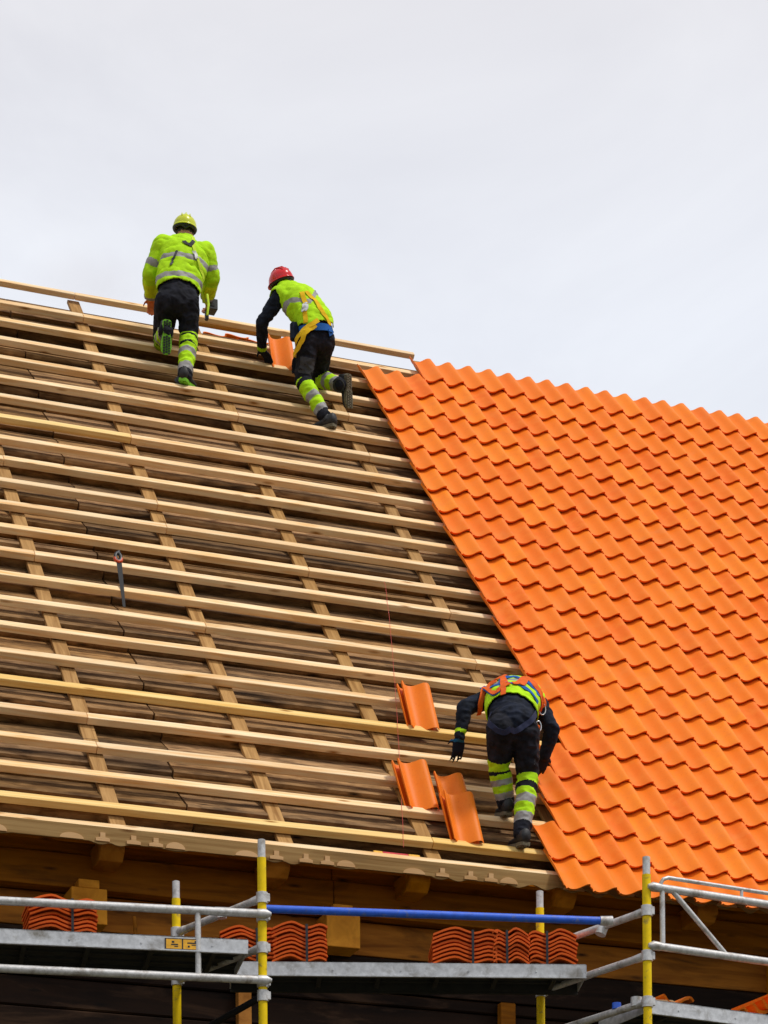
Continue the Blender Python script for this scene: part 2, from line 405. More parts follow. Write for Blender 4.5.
# ---- tiles
A = .051
PS = [(0, .99), (.04, .92), (.09, .68), (.14, .36), (.20, .13), (.28, .02), (.38, 0), (.50, .08), (.62, .32), (.72, .62), (.81, .86), (.88, .97), (.96, 1.0), (1.02, .97), (1.07, .82), (1.11, .60), (1.13, .50)]
def prof(s):
    for (a, x), (b, y) in zip(PS[:-1], PS[1:]):
        if s <= b:
            t = (s-a)/(b-a); return x+(y-x)*t
    return PS[-1][1]
SS = [0, .03, .06, .09, .13, .18, .26, .35, .44, .53, .62, .70, .78, .85, .90, .95, .985, 1.02, 1.05, 1.08, 1.11, 1.13]
def smooth_prof(s): return (prof(max(0, s-.025))+2*prof(s)+prof(min(1.13, s+.025)))/4
PV = [smooth_prof(s) for s in SS]
TH, LIFT, TL = .021, .036, ROW+.065
def tile_mesh(mb, fn, tint, lift=LIFT, TL=TL):
    """fn(x, y, z) places a tile point: x across, y up the tile, z off the bed"""
    ys = [0, .02, TL*.5, TL-.02, TL]; top = []; bot = []
    for y in ys:
        for s, p in zip(SS, PV):
            lw = 1.0 if .13 < s < .985 else .42
            zz = A*p+.006*(s-.5)+lift*(1-y/ROW)*(lw if y < .03 else 1)
            th_ = TH if lw == 1 or y > .03 else .011
            if y == 0: zz -= .003
            top.append(fn(s*CW, y, zz)); bot.append(fn(s*CW, y+(.012 if y == 0 else .008 if y == .02 else 0), zz-th_))
    n = len(SS); m = len(ys); vs = top+bot; o = n*m; fs = []
    for j in range(m-1):
        for i in range(n-1):
            a = j*n+i; fs.append((a, a+1, a+n+1, a+n)); fs.append((o+a, o+a+n, o+a+n+1, o+a+1))
    mb.add(vs, fs, 0, tint, True)
    # edges carry their own vertices so that the rim stays crisp
    e = []; ev = []
    def quad(a, b, c, d):
        k = len(ev); ev.extend([vs[a], vs[b], vs[c], vs[d]]); e.append((k, k+1, k+2, k+3))
    for i in range(n-1): quad(o+i, o+i+1, i+1, i); q = (m-1)*n+i; quad(q, q+1, o+q+1, o+q)
    for j in range(m-1): q = j*n; quad(q, q+n, o+q+n, o+q); q = j*n+n-1; quad(o+q, o+q+n, q+n, q)
    mb.add(ev, e, 0, tint)
def startcol(j):
    if j == 0: return 3
    if j <= 17: return 0
    if j == 18: return -1
    if j <= 20: return -2
    return -3
mb = MB(); rnd = random.Random(21)
for j in range(22, -1, -1):
    for i in range(startcol(j), 31):
        u0 = (i-1)*CW; v0 = (22-j)*ROW
        du, dv, dz, rz = rnd.gauss(0, .0016), rnd.gauss(0, .0036), rnd.gauss(0, .002), rnd.gauss(0, .007)
        ti = min(1, max(0, rnd.gauss(.5, .28)))
        if rnd.random() < .04: ti = rnd.choice([0, 1])
        def fn(x, y, z, u0=u0, v0=v0, du=du, dv=dv, dz=dz, rz=rz):
            return RF(u0+x+du-y*rz, v0+y+dv+x*rz, z-A-LIFT-.003+dz)
        tile_mesh(mb, fn, ti, LIFT, ROW+.12)
mb.build('tile_covering', M['tile'], H)

# ------------------------------------------------------------------ loose tiles
def make_tile(name='clay_tile'):
    mb = MB(); tile_mesh(mb, lambda x, y, z: V((x-CW*.57, y-TL/2, z)), .45, 0.0)
    mb.box((0, TL/2-.03, -.018), (.02, 0, 0), (0, .008, 0), (0, 0, .012), 0, .4)
    return mb.build(name, M['tile'], None, (0, 0, 0))
T0 = make_tile(); used = [False]
def make_wide():
    mb = MB(); X_ = [0, .03, .07, .11, .145, .175, .21, .25, .28, .31, .34, .37, .40, .43]
    Z_ = [0, .012, .028, .040, .046, .042, .028, .014, .010, .016, .026, .032, .028, .014]; D = .36; L_ = len(X_); t = .014
    top = []; 
    for y in (-D/2, -D/2+.01, D/2-.01, D/2): top += [V((x-.215, y, z+t)) for x, z in zip(X_, Z_)]
    bot = [p-V((0, 0, t)) for p in top]; vs = top+bot; o = len(top); fs = []
    for j in range(3):
        for i in range(L_-1): a = j*L_+i; fs += [(a, a+1, a+L_+1, a+L_), (o+a, o+a+L_, o+a+L_+1, o+a+1)]
    mb.add(vs, fs, 0, .42, True); ev = []; e = []
    def quad(a, b, c, d): k = len(ev); ev.extend([vs[a], vs[b], vs[c], vs[d]]); e.append((k, k+1, k+2, k+3))
    for i in range(L_-1): quad(o+i, o+i+1, i+1, i); q = 3*L_+i; quad(q, q+1, o+q+1, o+q)
    for j in range(3): q = j*L_; quad(q, q+L_, o+q+L_, o+q); q += L_-1; quad(o+q, o+q+L_, q+L_, q)
    mb.add(ev, e, 0, .42)
    return mb.build('clay_tile', M['tile_red_shaded'], None, (0, 0, 0))
TW = make_wide(); usedw = [False]
def place_tile(mat, label, group, wide=False):
    if wide:
        if not usedw[0]: o = TW; usedw[0] = True
        else: o = TW.copy(); COLL.objects.link(o)
    elif not used[0]: o = T0; used[0] = True
    else: o = T0.copy(); COLL.objects.link(o)
    o.matrix_world = mat; o['label'] = label; o['category'] = 'roof tile'
    if group: o['group'] = group
    elif 'group' in o: del o['group']
    return o
# stacks standing on the scaffold decks: x of front-left corner, y, z, yaw, count
def frame(o, ex, ey, ez): return Matrix(((ex.x, ey.x, ez.x, o.x), (ex.y, ey.y, ez.y, o.y), (ex.z, ey.z, ez.z, o.z), (0, 0, 0, 1)))
PITCH = .027
stacks = [   # middle of the front face, deck height, yaw, count, width factor
    (-4.875, -1.29, 6.442, -6, 8, 1.0, 'stack behind the upper left guard rail'),
    (-3.53, -.90, 6.482, -14, 8, .88, 'stack half hidden by the left yellow post'),
    (-3.215, -1.00, 6.482, -14, 9, .84, 'stack just right of the left yellow post'),
    (-2.165, -1.305, 6.482, -17, 8, 1.0, 'left stack of three below the blue rail'),
    (-1.865, -1.395, 6.482, 165, 8, .56, 'middle stack of three below the blue rail'),
    (-1.595, -1.465, 6.482, 162, 8, .74, 'right stack of three below the blue rail'),
]
ORD = ['bottom', 'second', 'third', 'fourth', 'fifth', 'sixth', 'seventh', 'eighth', 'ninth']
for (x, y, z, yaw, n, wf, desc) in stacks:
    yr = math.radians(yaw if yaw < 90 else yaw-180)
    ex0 = V((math.cos(yr), math.sin(yr), 0)); ey0 = V((-math.sin(yr), math.cos(yr), 0))
    cen = V((x, y, z))+ey0*(.18+.015)
    for k in range(n):
        jx, jy, ja = random.gauss(0, .004), random.gauss(0, .004), random.gauss(0, .012)
        a = math.radians(yaw)+ja
        ex = V((math.cos(a), math.sin(a), 0)); ey = V((-math.sin(a), math.cos(a), 0))
        lab = 'orange clay tile, ' + ('top' if k == n-1 else ORD[k]) + (' of the ' if k in (0, n-1) else ' up in the ') + desc
        place_tile(frame(cen+V((jx, jy, k*PITCH+.001)), ex*wf, ey, V((0, 0, 1.0))), lab, 'clay tiles stacked on the scaffold decks', True)
    # strapping round the stack, along its length
    s = MB(); zt = z+(n-1)*PITCH+.034; zb = z+.004; xo = .055*wf*(1 if yaw < 90 else -1); w = .008
    c = cen+ex0*xo; hl = .18+.012
    def P(yy, zz): return c+ey0*yy+V((0, 0, zz-z))
    s.box(P(-hl, (zt+zb)/2), ex0*w, ey0*.002, (0, 0, (zt-zb)/2)); s.box(P(hl, (zt+zb)/2), ex0*w, ey0*.002, (0, 0, (zt-zb)/2))
    s.box(P(0, zt+.002), ex0*w, ey0*(hl+.002), (0, 0, .002))
    for sgn in (-1, 1): s.box(P(sgn*(hl-.03), zb+.001), ex0*w, ey0*.03, (0, 0, .002))
    o = s.build('packing_strap', M['strap'], None, tuple(c))
    tag(o, 'black plastic packing strap round the '+desc, 'strap', 'straps round the tile stacks')
# tiles waiting on the battens: lower left corner (u, v), height, tilt away from slope
def lean(u, v, h, tilt, rot, label, group='loose tiles waiting on the battens'):
    t = math.radians(tilt); a = math.radians(rot)
    ey = UP*math.cos(t)+NN*math.sin(t); ez = NN*math.cos(t)-UP*math.sin(t); ex = V((1, 0, 0))
    ex2 = ex*math.cos(a)+ey*math.sin(a); ey2 = ey*math.cos(a)-ex*math.sin(a)
    c = RF(u, v, h)+ex2*CW*.57+ey2*TL/2
    place_tile(frame(c, ex2, ey2, ez), label, group)
LT = 'loose clay tile '
lean(-1.455, 2.235, -.165, 15, 1, LT+'underneath in the highest pair, left of the bent worker\'s shoulder')
lean(-1.435, 2.225, -.130, 15, 0, LT+'on top in the highest pair, left of the bent worker\'s shoulder')
lean(-1.79, 1.02, -.165, 15, 3, LT+'underneath in the lower left pair left of the worker\'s hand')
lean(-1.765, 1.00, -.130, 15, 2, LT+'on top in the lower left pair, crossing two battens')
lean(-1.49, .93, -.150, 13, 1, LT+'with its upper half showing, overlapped by another below the worker\'s glove')
lean(-1.54, .60, -.160, 16, 1, LT+'hidden but for its left rim under the lowest loose tile')
lean(-1.525, .59, -.125, 16, 0, LT+'lowest on the battens, overlapping the one above it')
lean(-1.10, 8.80, -.150, 14, -3, LT+'standing under the chest of the red-helmeted worker at the ridge', None)
# a few tile heads peeping over the ridge from the far side
for k, (u, dz) in enumerate(((-1.42, .0), (-1.20, .02), (-1.0, .0))):
    ey = V((0, -math.cos(SL), math.sin(SL))); ex = V((-1, 0, 0)); ez = V((0, math.sin(SL), math.cos(SL)))
    c = V((u, RY+.13, RF(0, 23.72*ROW, -.1).z+dz-.20))
    place_tile(frame(c, ex, ey, ez), ['leftmost', 'middle', 'rightmost'][k]+' of three orange tile heads peeping over the ridge between the two workers', 'tiles at the far side of the ridge')

# ------------------------------------------------------------------ scaffold
L1, R1 = V((-3.635, -1.5, 0)), V((-1.177, -2.023, 0)); BL, BR = V((-3.938, -.572, 0)), V((-1.480, -.987, 0))
dL = V((-1.544, .240, 0)).normalized(); LL = L1+dL*2.57; BLL = BL+dL*2.57
dR = V((.990, .12, 0)).normalized(); RR = R1+dR*2.57; BRR = BR+dR*2.57
sc = empty('scaffold', (-2.4, -1.4, 0), 'modular scaffold of yellow posts with grey rails, a blue rail and metal decks', 'scaffold')
def zed(p, z): return V((p.x, p.y, z))
def post(p, top, cl, lbl=None):
    mb = MB(); mb.tube([zed(p, .05), zed(p, top-.115)], .0285, 20); o = mb.build('post', M['yellow'], sc)
    t = MB(); t.tube([zed(p, top-.118), zed(p, top)], .025, 18); t.tube([zed(p, top-.002), zed(p, top+.003)], .018, 12); t.build('post_tip', M['galv'], o)
    b = MB(); b.tube([zed(p, 0.0), zed(p, .012)], .09, 20); b.tube([zed(p, .01), zed(p, .3)], .018, 12); b.build('base_plate', M['galv'], o)
    for z in cl:
        c = MB(); c.tube([zed(p, z-.034), zed(p, z+.034)], .037, 18)
        c.box(zed(p, z)+V((.032, -.012, 0)), (.014, 0, 0), (0, .014, 0), (0, 0, .026)); c.build('coupler', M['galv'], o, bevel=.003)
    return o
post(L1, 7.095, (6.725, 6.608, 6.405, 6.189, 6.10)); post(R1, 7.075, (6.725, 6.432, 6.132))
post(BL, 7.068, (6.725, 6.41)); post(BR, 7.118, (6.725, 6.43))
post(LL, 7.05, (6.608, 6.41)); post(RR, 7.07, (6.725, 6.43)); post(BLL, 7.05, (6.725, 6.41)); post(BRR, 7.05, (6.725, 6.43))
def rail(name, pts, r, mat='galv', lbl=None):
    mb = MB(); mb.tube(pts, r, 16); o = mb.build(name, M[mat], sc)
    if lbl: o['label'] = lbl
    return o
def ends(o, a, b, r=.027):      # conical wedge heads at the ends of a rail
    for p, q in ((a, b), (b, a)):
        d = (p-q).normalized(); m = MB(); m.tube([p-d*.055, p-d*.0, p+d*.035], [r*1.05, r*1.15, r*.45], 12); m.build('rail_head', M['galv'], o)
# left bay guard frame
off = V((-.01, -.045, 0))
a, b = zed(L1+off, 6.612)+V((.02, 0, 0)), zed(LL+off, 6.612); o = rail('guard_rail', [a, b], .026); ends(o, a, b)
a2, b2 = zed(L1+off, 6.190)+V((.02, 0, 0)), zed(LL+off, 6.190); o = rail('guard_rail', [a2, b2], .026); ends(o, a2, b2)
for t in (.168, .85): rail('rail_upright', [a.lerp(b, t), a2.lerp(b2, t)], .019)
# ledgers across
def ledger(a, b, z, r=.024):
    o = rail('ledger', [zed(a, z), zed(b, z)], r); ends(o, zed(a, z).lerp(zed(b, z), .05), zed(b, z).lerp(zed(a, z), .05), .025); return o
for z in (6.725, 6.41): ledger(L1, BL, z)
rail('ledger', [zed(L1, 6.10), zed(BL, 5.985)], .022, 'darksteel')
for z in (6.725, 6.435): ledger(R1, BR, z)
ledger(R1, BR, 6.135); ledger(LL, BLL, 6.41); ledger(RR, BRR, 6.435); ledger(RR, BRR, 6.135)
m = MB(); c = L1.lerp(BL, .46); m.box(zed(c, 6.757), (.05, -.01, 0), (0, .03, 0), (0, 0, .008)); m.tube([zed(c, 6.70), zed(c, 6.75)], .033, 12); m.build('coupler', M['galv'], sc)
m = MB(); c = R1.lerp(BR, .40); m.tube([zed(c, 6.67)+V((-.02, 0, 0)), zed(c, 6.72)], .036, 14); m.build('coupler', M['galv'], sc)
for t, z in ((.10, 6.155), (.93, 6.15)):
    m = MB(); c = R1.lerp(BR, t); m.tube([zed(c, z-.03), zed(c, z+.03)], .038, 14); m.build('coupler', M['galv'], sc)
m = MB(); c = R1.lerp(BR, .28); m.tube([zed(c, 6.15), zed(c, 6.19)], .03, 14); o = m.build('coupler', M['blue'], sc)
# blue rail, between the bays
a, b = V((-3.62, -1.40, 6.686)), V((-1.40, -1.853, 6.686)); o = rail('guard_rail', [a, b], .0255, 'blue', 'blue painted guard rail')
m = MB(); m.tube([b+V((-.03, .006, 0)), b+V((.05, -.01, 0))], [.03, .034], 14); m.build('rail_head', M['galv'], o)
# right bay guard frame
off = V((.0, -.03, 0)); q0, q1 = R1+off+dR*.03, RR+off-dR*.03
a, b = zed(q0, 6.878), zed(q1, 6.878); o = rail('guard_rail', [a, b], .026); ends(o, a, b)
a2, b2 = zed(q0, 6.495), zed(q1, 6.495); o = rail('guard_rail', [a2, b2], .026); ends(o, a2, b2)
def qr(t, z): return zed(q0+dR*t, z)
rail('rail_upright', [qr(.075, 6.878), qr(.075, 6.495)], .017)
rail('rail_brace', [qr(.145, 6.878), qr(.58, 6.495)], .017)
rail('rail_brace', [qr(2.36, 6.878), qr(1.95, 6.495)], .017); rail('rail_upright', [qr(2.44, 6.878), qr(2.44, 6.495)], .017)
rail('top_rail', [qr(.065, 6.878), qr(.067, 6.912), qr(.085, 6.938), qr(.12, 6.952), qr(.2, 6.952), qr(2.3, 6.952), qr(2.42, 6.94), qr(2.45, 6.878)], .013)
for t in (.70, 1.7): rail('rail_upright', [qr(t, 6.878), qr(t, 6.945)], .011)
# decks
def deck(p0, p1, depth, ztop, name='deck'):
    d = (p1-p0).normalized(); n = V((-d.y, d.x, 0))
    if n.y < 0: n = -n
    root = MB(); L = (p1-p0).length; c = p0.lerp(p1, .5)+n*depth/2
    root.box(zed(c, ztop-.022), d*(L/2-.01), n*(depth/2-.02), (0, 0, .012))
    for k in range(6):
        t = (k+.5)/6; root.box(zed(p0.lerp(p1, t)+n*depth/2, ztop-.055), d*.015, n*(depth/2-.035), (0, 0, .02))
    for k in (1, 2, 3): root.box(zed(c+n*depth*(k/4-.5), ztop-.040), d*(L/2-.02), n*.008, (0, 0, .008))
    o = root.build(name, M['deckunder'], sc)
    for s_, yy in ((1, 0), (-1, depth)):
        b = MB(); f0, f1 = p0+n*yy, p1+n*yy; hh = .048
        m_ = f0.lerp(f1, .5)
        b.box(zed(m_, ztop-hh), d*L/2, n*.003, (0, 0, hh))                       # web
        b.box(zed(m_+n*(.013*s_), ztop-.003), d*L/2, n*.016, (0, 0, .003))       # top flange
        b.box(zed(m_-n*(.006*s_), ztop-2*hh+.004), d*L/2, n*.012, (0, 0, .004))  # bottom lip
        for q in range(int(L/.45)):
            pp = f0.lerp(f1, (q+.5)*.45/L); b.tube([zed(pp-n*.004*s_, ztop-.05), zed(pp-n*.007*s_, ztop-.05)], .007, 8)
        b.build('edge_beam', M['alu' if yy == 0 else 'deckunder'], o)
    for e, sg in ((p0, 1), (p1, -1)):
        b = MB(); b.box(zed(e+n*depth/2, ztop-.04), d*.004, n*(depth/2), (0, 0, .036)); b.build('end_cap', M['alu'], o)
    return o, d, n
dk, dd, nn_ = deck(L1+V((-.11, -.035, 0)), LL+V((.06, -.035, 0)), .62, 6.442)
# warning label on the left deck beam
p = L1+V((-.11, -.035, 0))+dd*.415
b = MB(); b.box(zed(p, 6.392)-nn_*.005, dd*.112, nn_*.0015, (0, 0, .034), 0)
for xx, ww, zz, hh in ((.0, .004, 0, .034), (-.108, .004, 0, .034), (.108, .004, 0, .034), (.06, .03, .008, .004), (.075, .018, -.004, .003), (.04, .006, -.014, .006), (.085, .008, .018, .005), (-.05, .022, -.004, .004), (-.06, .008, .012, .006), (-.04, .012, -.016, .003)):
    b.box(zed(p+dd*(-xx), 6.392+zz)-nn_*.0068, dd*ww, nn_*.0005, (0, 0, hh), 1)
for zz in (.033, -.033): b.box(zed(p, 6.392+zz)-nn_*.0068, dd*.112, nn_*.0005, (0, 0, .002), 1)
o = b.build('warning_label', [M['sticker'], M['black']], dk); o['label'] = 'orange warning label with small black pictograms'
deck(V((-3.655, -.875, 0)), V((-1.395, -1.545, 0)), .40, 6.482)
deck(R1+V((.03, .03, 0)), RR+V((-.05, .03, 0)), .62, 6.160)

# things on the right lower deck
P0 = R1+dR*.03; nR = V((-dR.y, dR.x, 0))
mb = MB(); poly = [(-.02, 0), (.24, -.004), (.245, .02), (.20, .036), (.10, .028), (-.02, .02)]
c0 = R1+dR*.06+nR*.10; vs = [zed(c0+dR*a, 6.162+b_) for a, b_ in poly]+[zed(c0+dR*a+nR*.22, 6.162+b_) for a, b_ in poly]; n6 = len(poly)
mb.add(vs, [tuple(range(n6)), tuple(reversed(range(n6, 2*n6)))]+[(i, n6+i, n6+(i+1) % n6, (i+1) % n6) for i in range(n6)])
tag(mb.build('wood_offcut', M['carve'], None, tuple(zed(c0, 6.16)), bevel=.004), 'pale wooden offcut lying on the right deck beside the yellow post', 'wood offcut')
for k in range(4):
    a = math.radians(5-3*k); ex = (dR*math.cos(a)+V((0, 0, 1))*math.sin(a)*.55).normalized(); ey = nR; ez = ex.cross(ey)
    place_tile(frame(zed(R1+dR*(.93+.05*k)+nR*(.30-.03*k), 6.165+.026*k), ex, ey, ez), 'orange clay tile, '+['lowest', 'second', 'third', 'top'][k]+' in the slumped heap on the right deck', 'heaped tiles on the right deck')
place_tile(frame(zed(R1+dR*.31+nR*.33, 6.185), dR, nR, V((0, 0, 1))), 'single orange clay tile behind the pale offcut on the right deck', None)

# ------------------------------------------------------------------ small things on the roof
# handsaw hung on a batten
su, sv = -3.43, 4.14
so = empty('handsaw', RF(su, sv, -.02), 'handsaw with black and orange grip hanging upright from a batten', 'saw')
def S(a, b, c=0): return V(so['_o'])+V((a, 0, 0))+V((0.03, .40, .92)).normalized()*b+V((0, -.92, .40))*c
mb = MB(); bl = [(-.018, -.01), (.026, -.01), (.018, -.47), (-.004, -.47)]
vs = [S(a, b, .001) for a, b in bl]+[S(a, b, -.001) for a, b in bl]
mb.add(vs, [(0, 1, 2, 3), (7, 6, 5, 4), (0, 4, 5, 1), (1, 5, 6, 2), (2, 6, 7, 3), (3, 7, 4, 0)]); mb.build('blade', M['darksteel'], so)
mb = MB(); ring = [S(.022*math.cos(t), .045+.042*math.sin(t)) for t in [2*math.pi*i/16 for i in range(17)]]; mb.tube(ring, .015, 10, 0); 
mb.tube([S(-.01, .085), S(.015, .105)], .013, 8); mb.build('handle', M['black'], so)
mb = MB(); mb.tube([S(-.026, .035), S(-.022, .01), S(0, -.004), S(.022, .01), S(.026, .035)], .0145, 10); mb.build('grip', M['redorange'], so)
# red chalk line
mb = MB(); pts = []
for i in range(30):
    t = i/29; u = -1.04+(-1.96+1.04)*(t**1.08); v = 4.65+(.42-4.65)*t; pts.append(RF(u, v, -.105+.004*math.sin(i*1.7)))
mb.tube(pts, .0016, 5)
tag(mb.build('string_line', M['stringm'], None, tuple(pts[-1])), 'thin red string stretched down across the lower battens', 'string')
# spirit level lying between the last battens
sl = empty('spirit_level', RF(-2.0, .45, -.19), 'short red and yellow spirit level lying behind the eaves batten', 'spirit level')
mb = MB(); mb.box(RF(-2.01, .385, -.170), (.10, 0, 0), UP*.035, NN*.012); mb.build('body', M['red'], sl, bevel=.003)
mb = MB(); mb.box(RF(-2.145, .385, -.170), (.035, 0, 0), UP*.036, NN*.0125); mb.box(RF(-1.865, .385, -.170), (.044, 0, 0), UP*.036, NN*.0125); mb.build('end_cap', M['sticker'], sl, bevel=.003)

# ------------------------------------------------------------------ people
def loft(mb, pts, radii, side=V((1, 0, 0)), n=20):
    """closed tapered limb; radii = (half width along side, half depth) per point"""
    pts = [V(p) for p in pts]; rings = []
    P = []; Rr = []
    def add(p, a, b): P.append(p); Rr.append((a, b))
    d0 = (pts[1]-pts[0]).normalized(); d1 = (pts[-1]-pts[-2]).normalized()
    a0, b0 = radii[0]; a1, b1 = radii[-1]
    for t in (80, 50, 25): add(pts[0]-d0*min(a0, b0)*math.sin(math.radians(t)), a0*math.cos(math.radians(t)), b0*math.cos(math.radians(t)))
    for k in range(len(pts)-1):
        for q in range(4):
            t = q/4; add(pts[k].lerp(pts[k+1], t), radii[k][0]*(1-t)+radii[k+1][0]*t, radii[k][1]*(1-t)+radii[k+1][1]*t)
    add(pts[-1], a1, b1)
    for t in (25, 50, 80): add(pts[-1]+d1*min(a1, b1)*math.sin(math.radians(t)), a1*math.cos(math.radians(t)), b1*math.cos(math.radians(t)))
    for i, p in enumerate(P):
        d = (P[min(i+1, len(P)-1)]-P[max(i-1, 0)]).normalized()
        s = (side-d*side.dot(d)); s = s.normalized() if s.length > .1 else d.orthogonal().normalized(); b = d.cross(s)
        rings.append([p+s*math.cos(2*math.pi*k/n)*Rr[i][0]+b*math.sin(2*math.pi*k/n)*Rr[i][1] for k in range(n)])
    vs = [q for r_ in rings for q in r_]; fs = []
    for i in range(len(rings)-1):
        for k in range(n): fs.append((i*n+k, i*n+(k+1) % n, (i+1)*n+(k+1) % n, (i+1)*n+k))
    fs += [tuple(reversed(range(n))), tuple((len(rings)-1)*n+k for k in range(n))]
    mb.add(vs, fs)

def remesh(mb, voxel, smooth=6):
    me = bpy.data.meshes.new('tmp'); me.from_pydata([tuple(p) for p in mb.v], [], mb.f); me.update()
    o = bpy.data.objects.new('tmp', me); COLL.objects.link(o)
    r = o.modifiers.new('r', 'REMESH'); r.mode = 'VOXEL'; r.voxel_size = voxel
    s = o.modifiers.new('s', 'SMOOTH'); s.iterations = smooth; s.factor = .5
    dg = bpy.context.evaluated_depsgraph_get(); dg.update()
    out = bpy.data.meshes.new_from_object(o.evaluated_get(dg))
    bpy.data.objects.remove(o); bpy.data.meshes.remove(me)
    return out

def hand(mb, wr, tip, palmn, thumb_side, curl=.6, sc_=1.0):
    d = (tip-wr).normalized(); s = d.cross(palmn).normalized(); n = s.cross(d).normalized()
    L = .085*sc_; w = .040*sc_
    loft(mb, [wr-d*.02, wr+d*L*.5, wr+d*L], [(.026, .020), (w, .017), (w*.95, .015)], s, 14)
    for k, (o_, ln) in enumerate(((-.75, .066), (-.26, .078), (.24, .074), (.72, .058))):
        b = wr+d*(L-.01)+s*o_*w*.95; p = b; pts = [p]; ang = 0
        for q, fr in enumerate((.45, .32, .26)):
            ang += curl*(.5+.3*q); dirn = d*math.cos(ang)+n*math.sin(ang)+s*o_*.10; p = p+dirn.normalized()*ln*fr*sc_; pts.append(p)
        loft(mb, pts, [(.0095, .0095), (.009, .009), (.0082, .0082), (.007, .007)], s, 10)
    b = wr+d*.02+s*w*.7*thumb_side; p1 = b+(s*thumb_side*.8+d*.6+n*.3).normalized()*.036; p2 = p1+(s*thumb_side*.35+d*.8+n*.5).normalized()*.032
    loft(mb, [b, p1, p2], [(.012, .012), (.0105, .0105), (.008, .008)], s, 10)

def boot(person, name, an, heel, toe, upv, solemat, lime=False, shaft=.10):
    """boot with sole; an = ankle, heel/toe at sole level, upv roughly up out of the boot"""
    f = (toe-heel); L = max(.285, min(.30, f.length)); f.normalize(); s = f.cross(upv).normalized(); u = s.cross(f).normalized()
    c = (heel+toe)*.5; h = c-f*L/2; t = c+f*L/2
    mb = MB(); k = []
    prof_ = [(0, .036, .085), (.06, .040, .10), (.30, .040, .09), (.55, .043, .055), (.80, .047, .042), (.95, .036, .034), (1.0, .018, .026)]
    n = 14; rings = []
    for a, w, hh in prof_:
        p = h+f*L*a; rings.append([p+s*w*math.cos(q)+u*(.012+hh*.5+hh*.55*math.sin(q)) for q in [2*math.pi*i/n for i in range(n)]])
    vs = [q for r_ in rings for q in r_]; fs = []
    for i in range(len(rings)-1):
        for q in range(n): fs.append((i*n+q, i*n+(q+1) % n, (i+1)*n+(q+1) % n, (i+1)*n+q))
    fs += [tuple(reversed(range(n))), tuple((len(rings)-1)*n+q for q in range(n))]
    mb.add(vs, fs, 0, .5, True)
    base = h+f*.075+u*.07; tp = base.lerp(an, .2)+(an-base).normalized()*shaft
    q = [base-u*.02, base+(tp-base)*.5, tp]
    o_ = len(mb.v); mb.tube(q, [.046, .050, .056], 16)
    o = mb.build(name, M['boot'], person)
    # sole outline with tread lugs
    m2 = MB(); out = [(0, .022), (.03, .036), (.12, .040), (.30, .036), (.42, .034), (.60, .045), (.78, .050), (.92, .040), (.985, .022), (1.0, 0)]
    ol = [(a, w) for a, w in out]+[(a, -w) for a, w in reversed(out[:-1])]
    lo = [h+f*L*a*1.02+s*w for a, w in ol]; m = len(ol)
    m2.add([p-u*.010 for p in lo]+[p+u*.016 for p in lo], [tuple(range(m)), tuple(reversed(range(m, 2*m)))]+[(i, m+i, m+(i+1) % m, (i+1) % m) for i in range(m)])
    for a in [.06+.075*i for i in range(13)]:
        if .36 < a < .46: continue
        for w in (-.024, 0, .024):
            p = h+f*L*a+s*w+f*(.006 if w else -.004)-u*.013
            m2.box(p, f*.007, s*.009, u*.005, 1)
    m2.build('sole', [M[solemat], M['black'] if lime else M[solemat]], o)
    return o

def dist_prims(P, prims):
    """normalised distance of points to every limb axis: returns best prim index and t"""
    best = np.full(len(P), 1e9); bi = np.zeros(len(P), int); bt = np.zeros(len(P))
    for k, (tg, a, b, ra, rb) in enumerate(prims):
        a = np.array(a); b = np.array(b); ab = b-a; t = np.clip((P-a)@ab/(ab@ab), 0, 1)
        dd_ = np.linalg.norm(P-(a+t[:, None]*ab), axis=1)-(ra+(rb-ra)*t)
        m_ = dd_ < best; best[m_] = dd_[m_]; bi[m_] = k; bt[m_] = t[m_]
    return bi, bt, best

def finish_body(me, mats, prims, rule, org, wr_amp=.013):
    me.materials.clear()
    for m_ in mats: me.materials.append(m_)
    nv = len(me.vertices); co = np.empty(nv*3); me.vertices.foreach_get('co', co); co = co.reshape(-1, 3)
    nr = np.empty(nv*3); me.vertices.foreach_get('normal', nr); nr = nr.reshape(-1, 3)
    bi, bt, _ = dist_prims(co, prims); tags = [p[0] for p in prims]
    amp = np.array([0 if tags[i] in ('head', 'handL', 'handR', 'neck') else 1 for i in bi])*wr_amp
    d = np.array([noise.noise(V((p[0]*7+p[2]*4, p[1]*7, p[2]*15+3)))+.45*noise.noise(V((p[0]*20, p[1]*20+p[2]*8, p[2]*30))) if amp[i] else 0 for i, p in enumerate(co)])
    d = -np.abs(d)*1.6+.5
    co2 = co+nr*(d*amp)[:, None]; me.vertices.foreach_set('co', co2.ravel())
    nf = len(me.polygons); ce = np.empty(nf*3); me.polygons.foreach_get('center', ce); ce = ce.reshape(-1, 3)
    fn_ = np.empty(nf*3); me.polygons.foreach_get('normal', fn_); fn_ = fn_.reshape(-1, 3)
    bi, bt, _ = dist_prims(ce, prims)
    mi = [rule(tags[i], t, p, q) for i, t, p, q in zip(bi, bt, ce, fn_)]
    me.polygons.foreach_set('material_index', mi); me.polygons.foreach_set('use_smooth', [True]*nf); me.update()
    return [tags[i] for i in bi], bt, ce

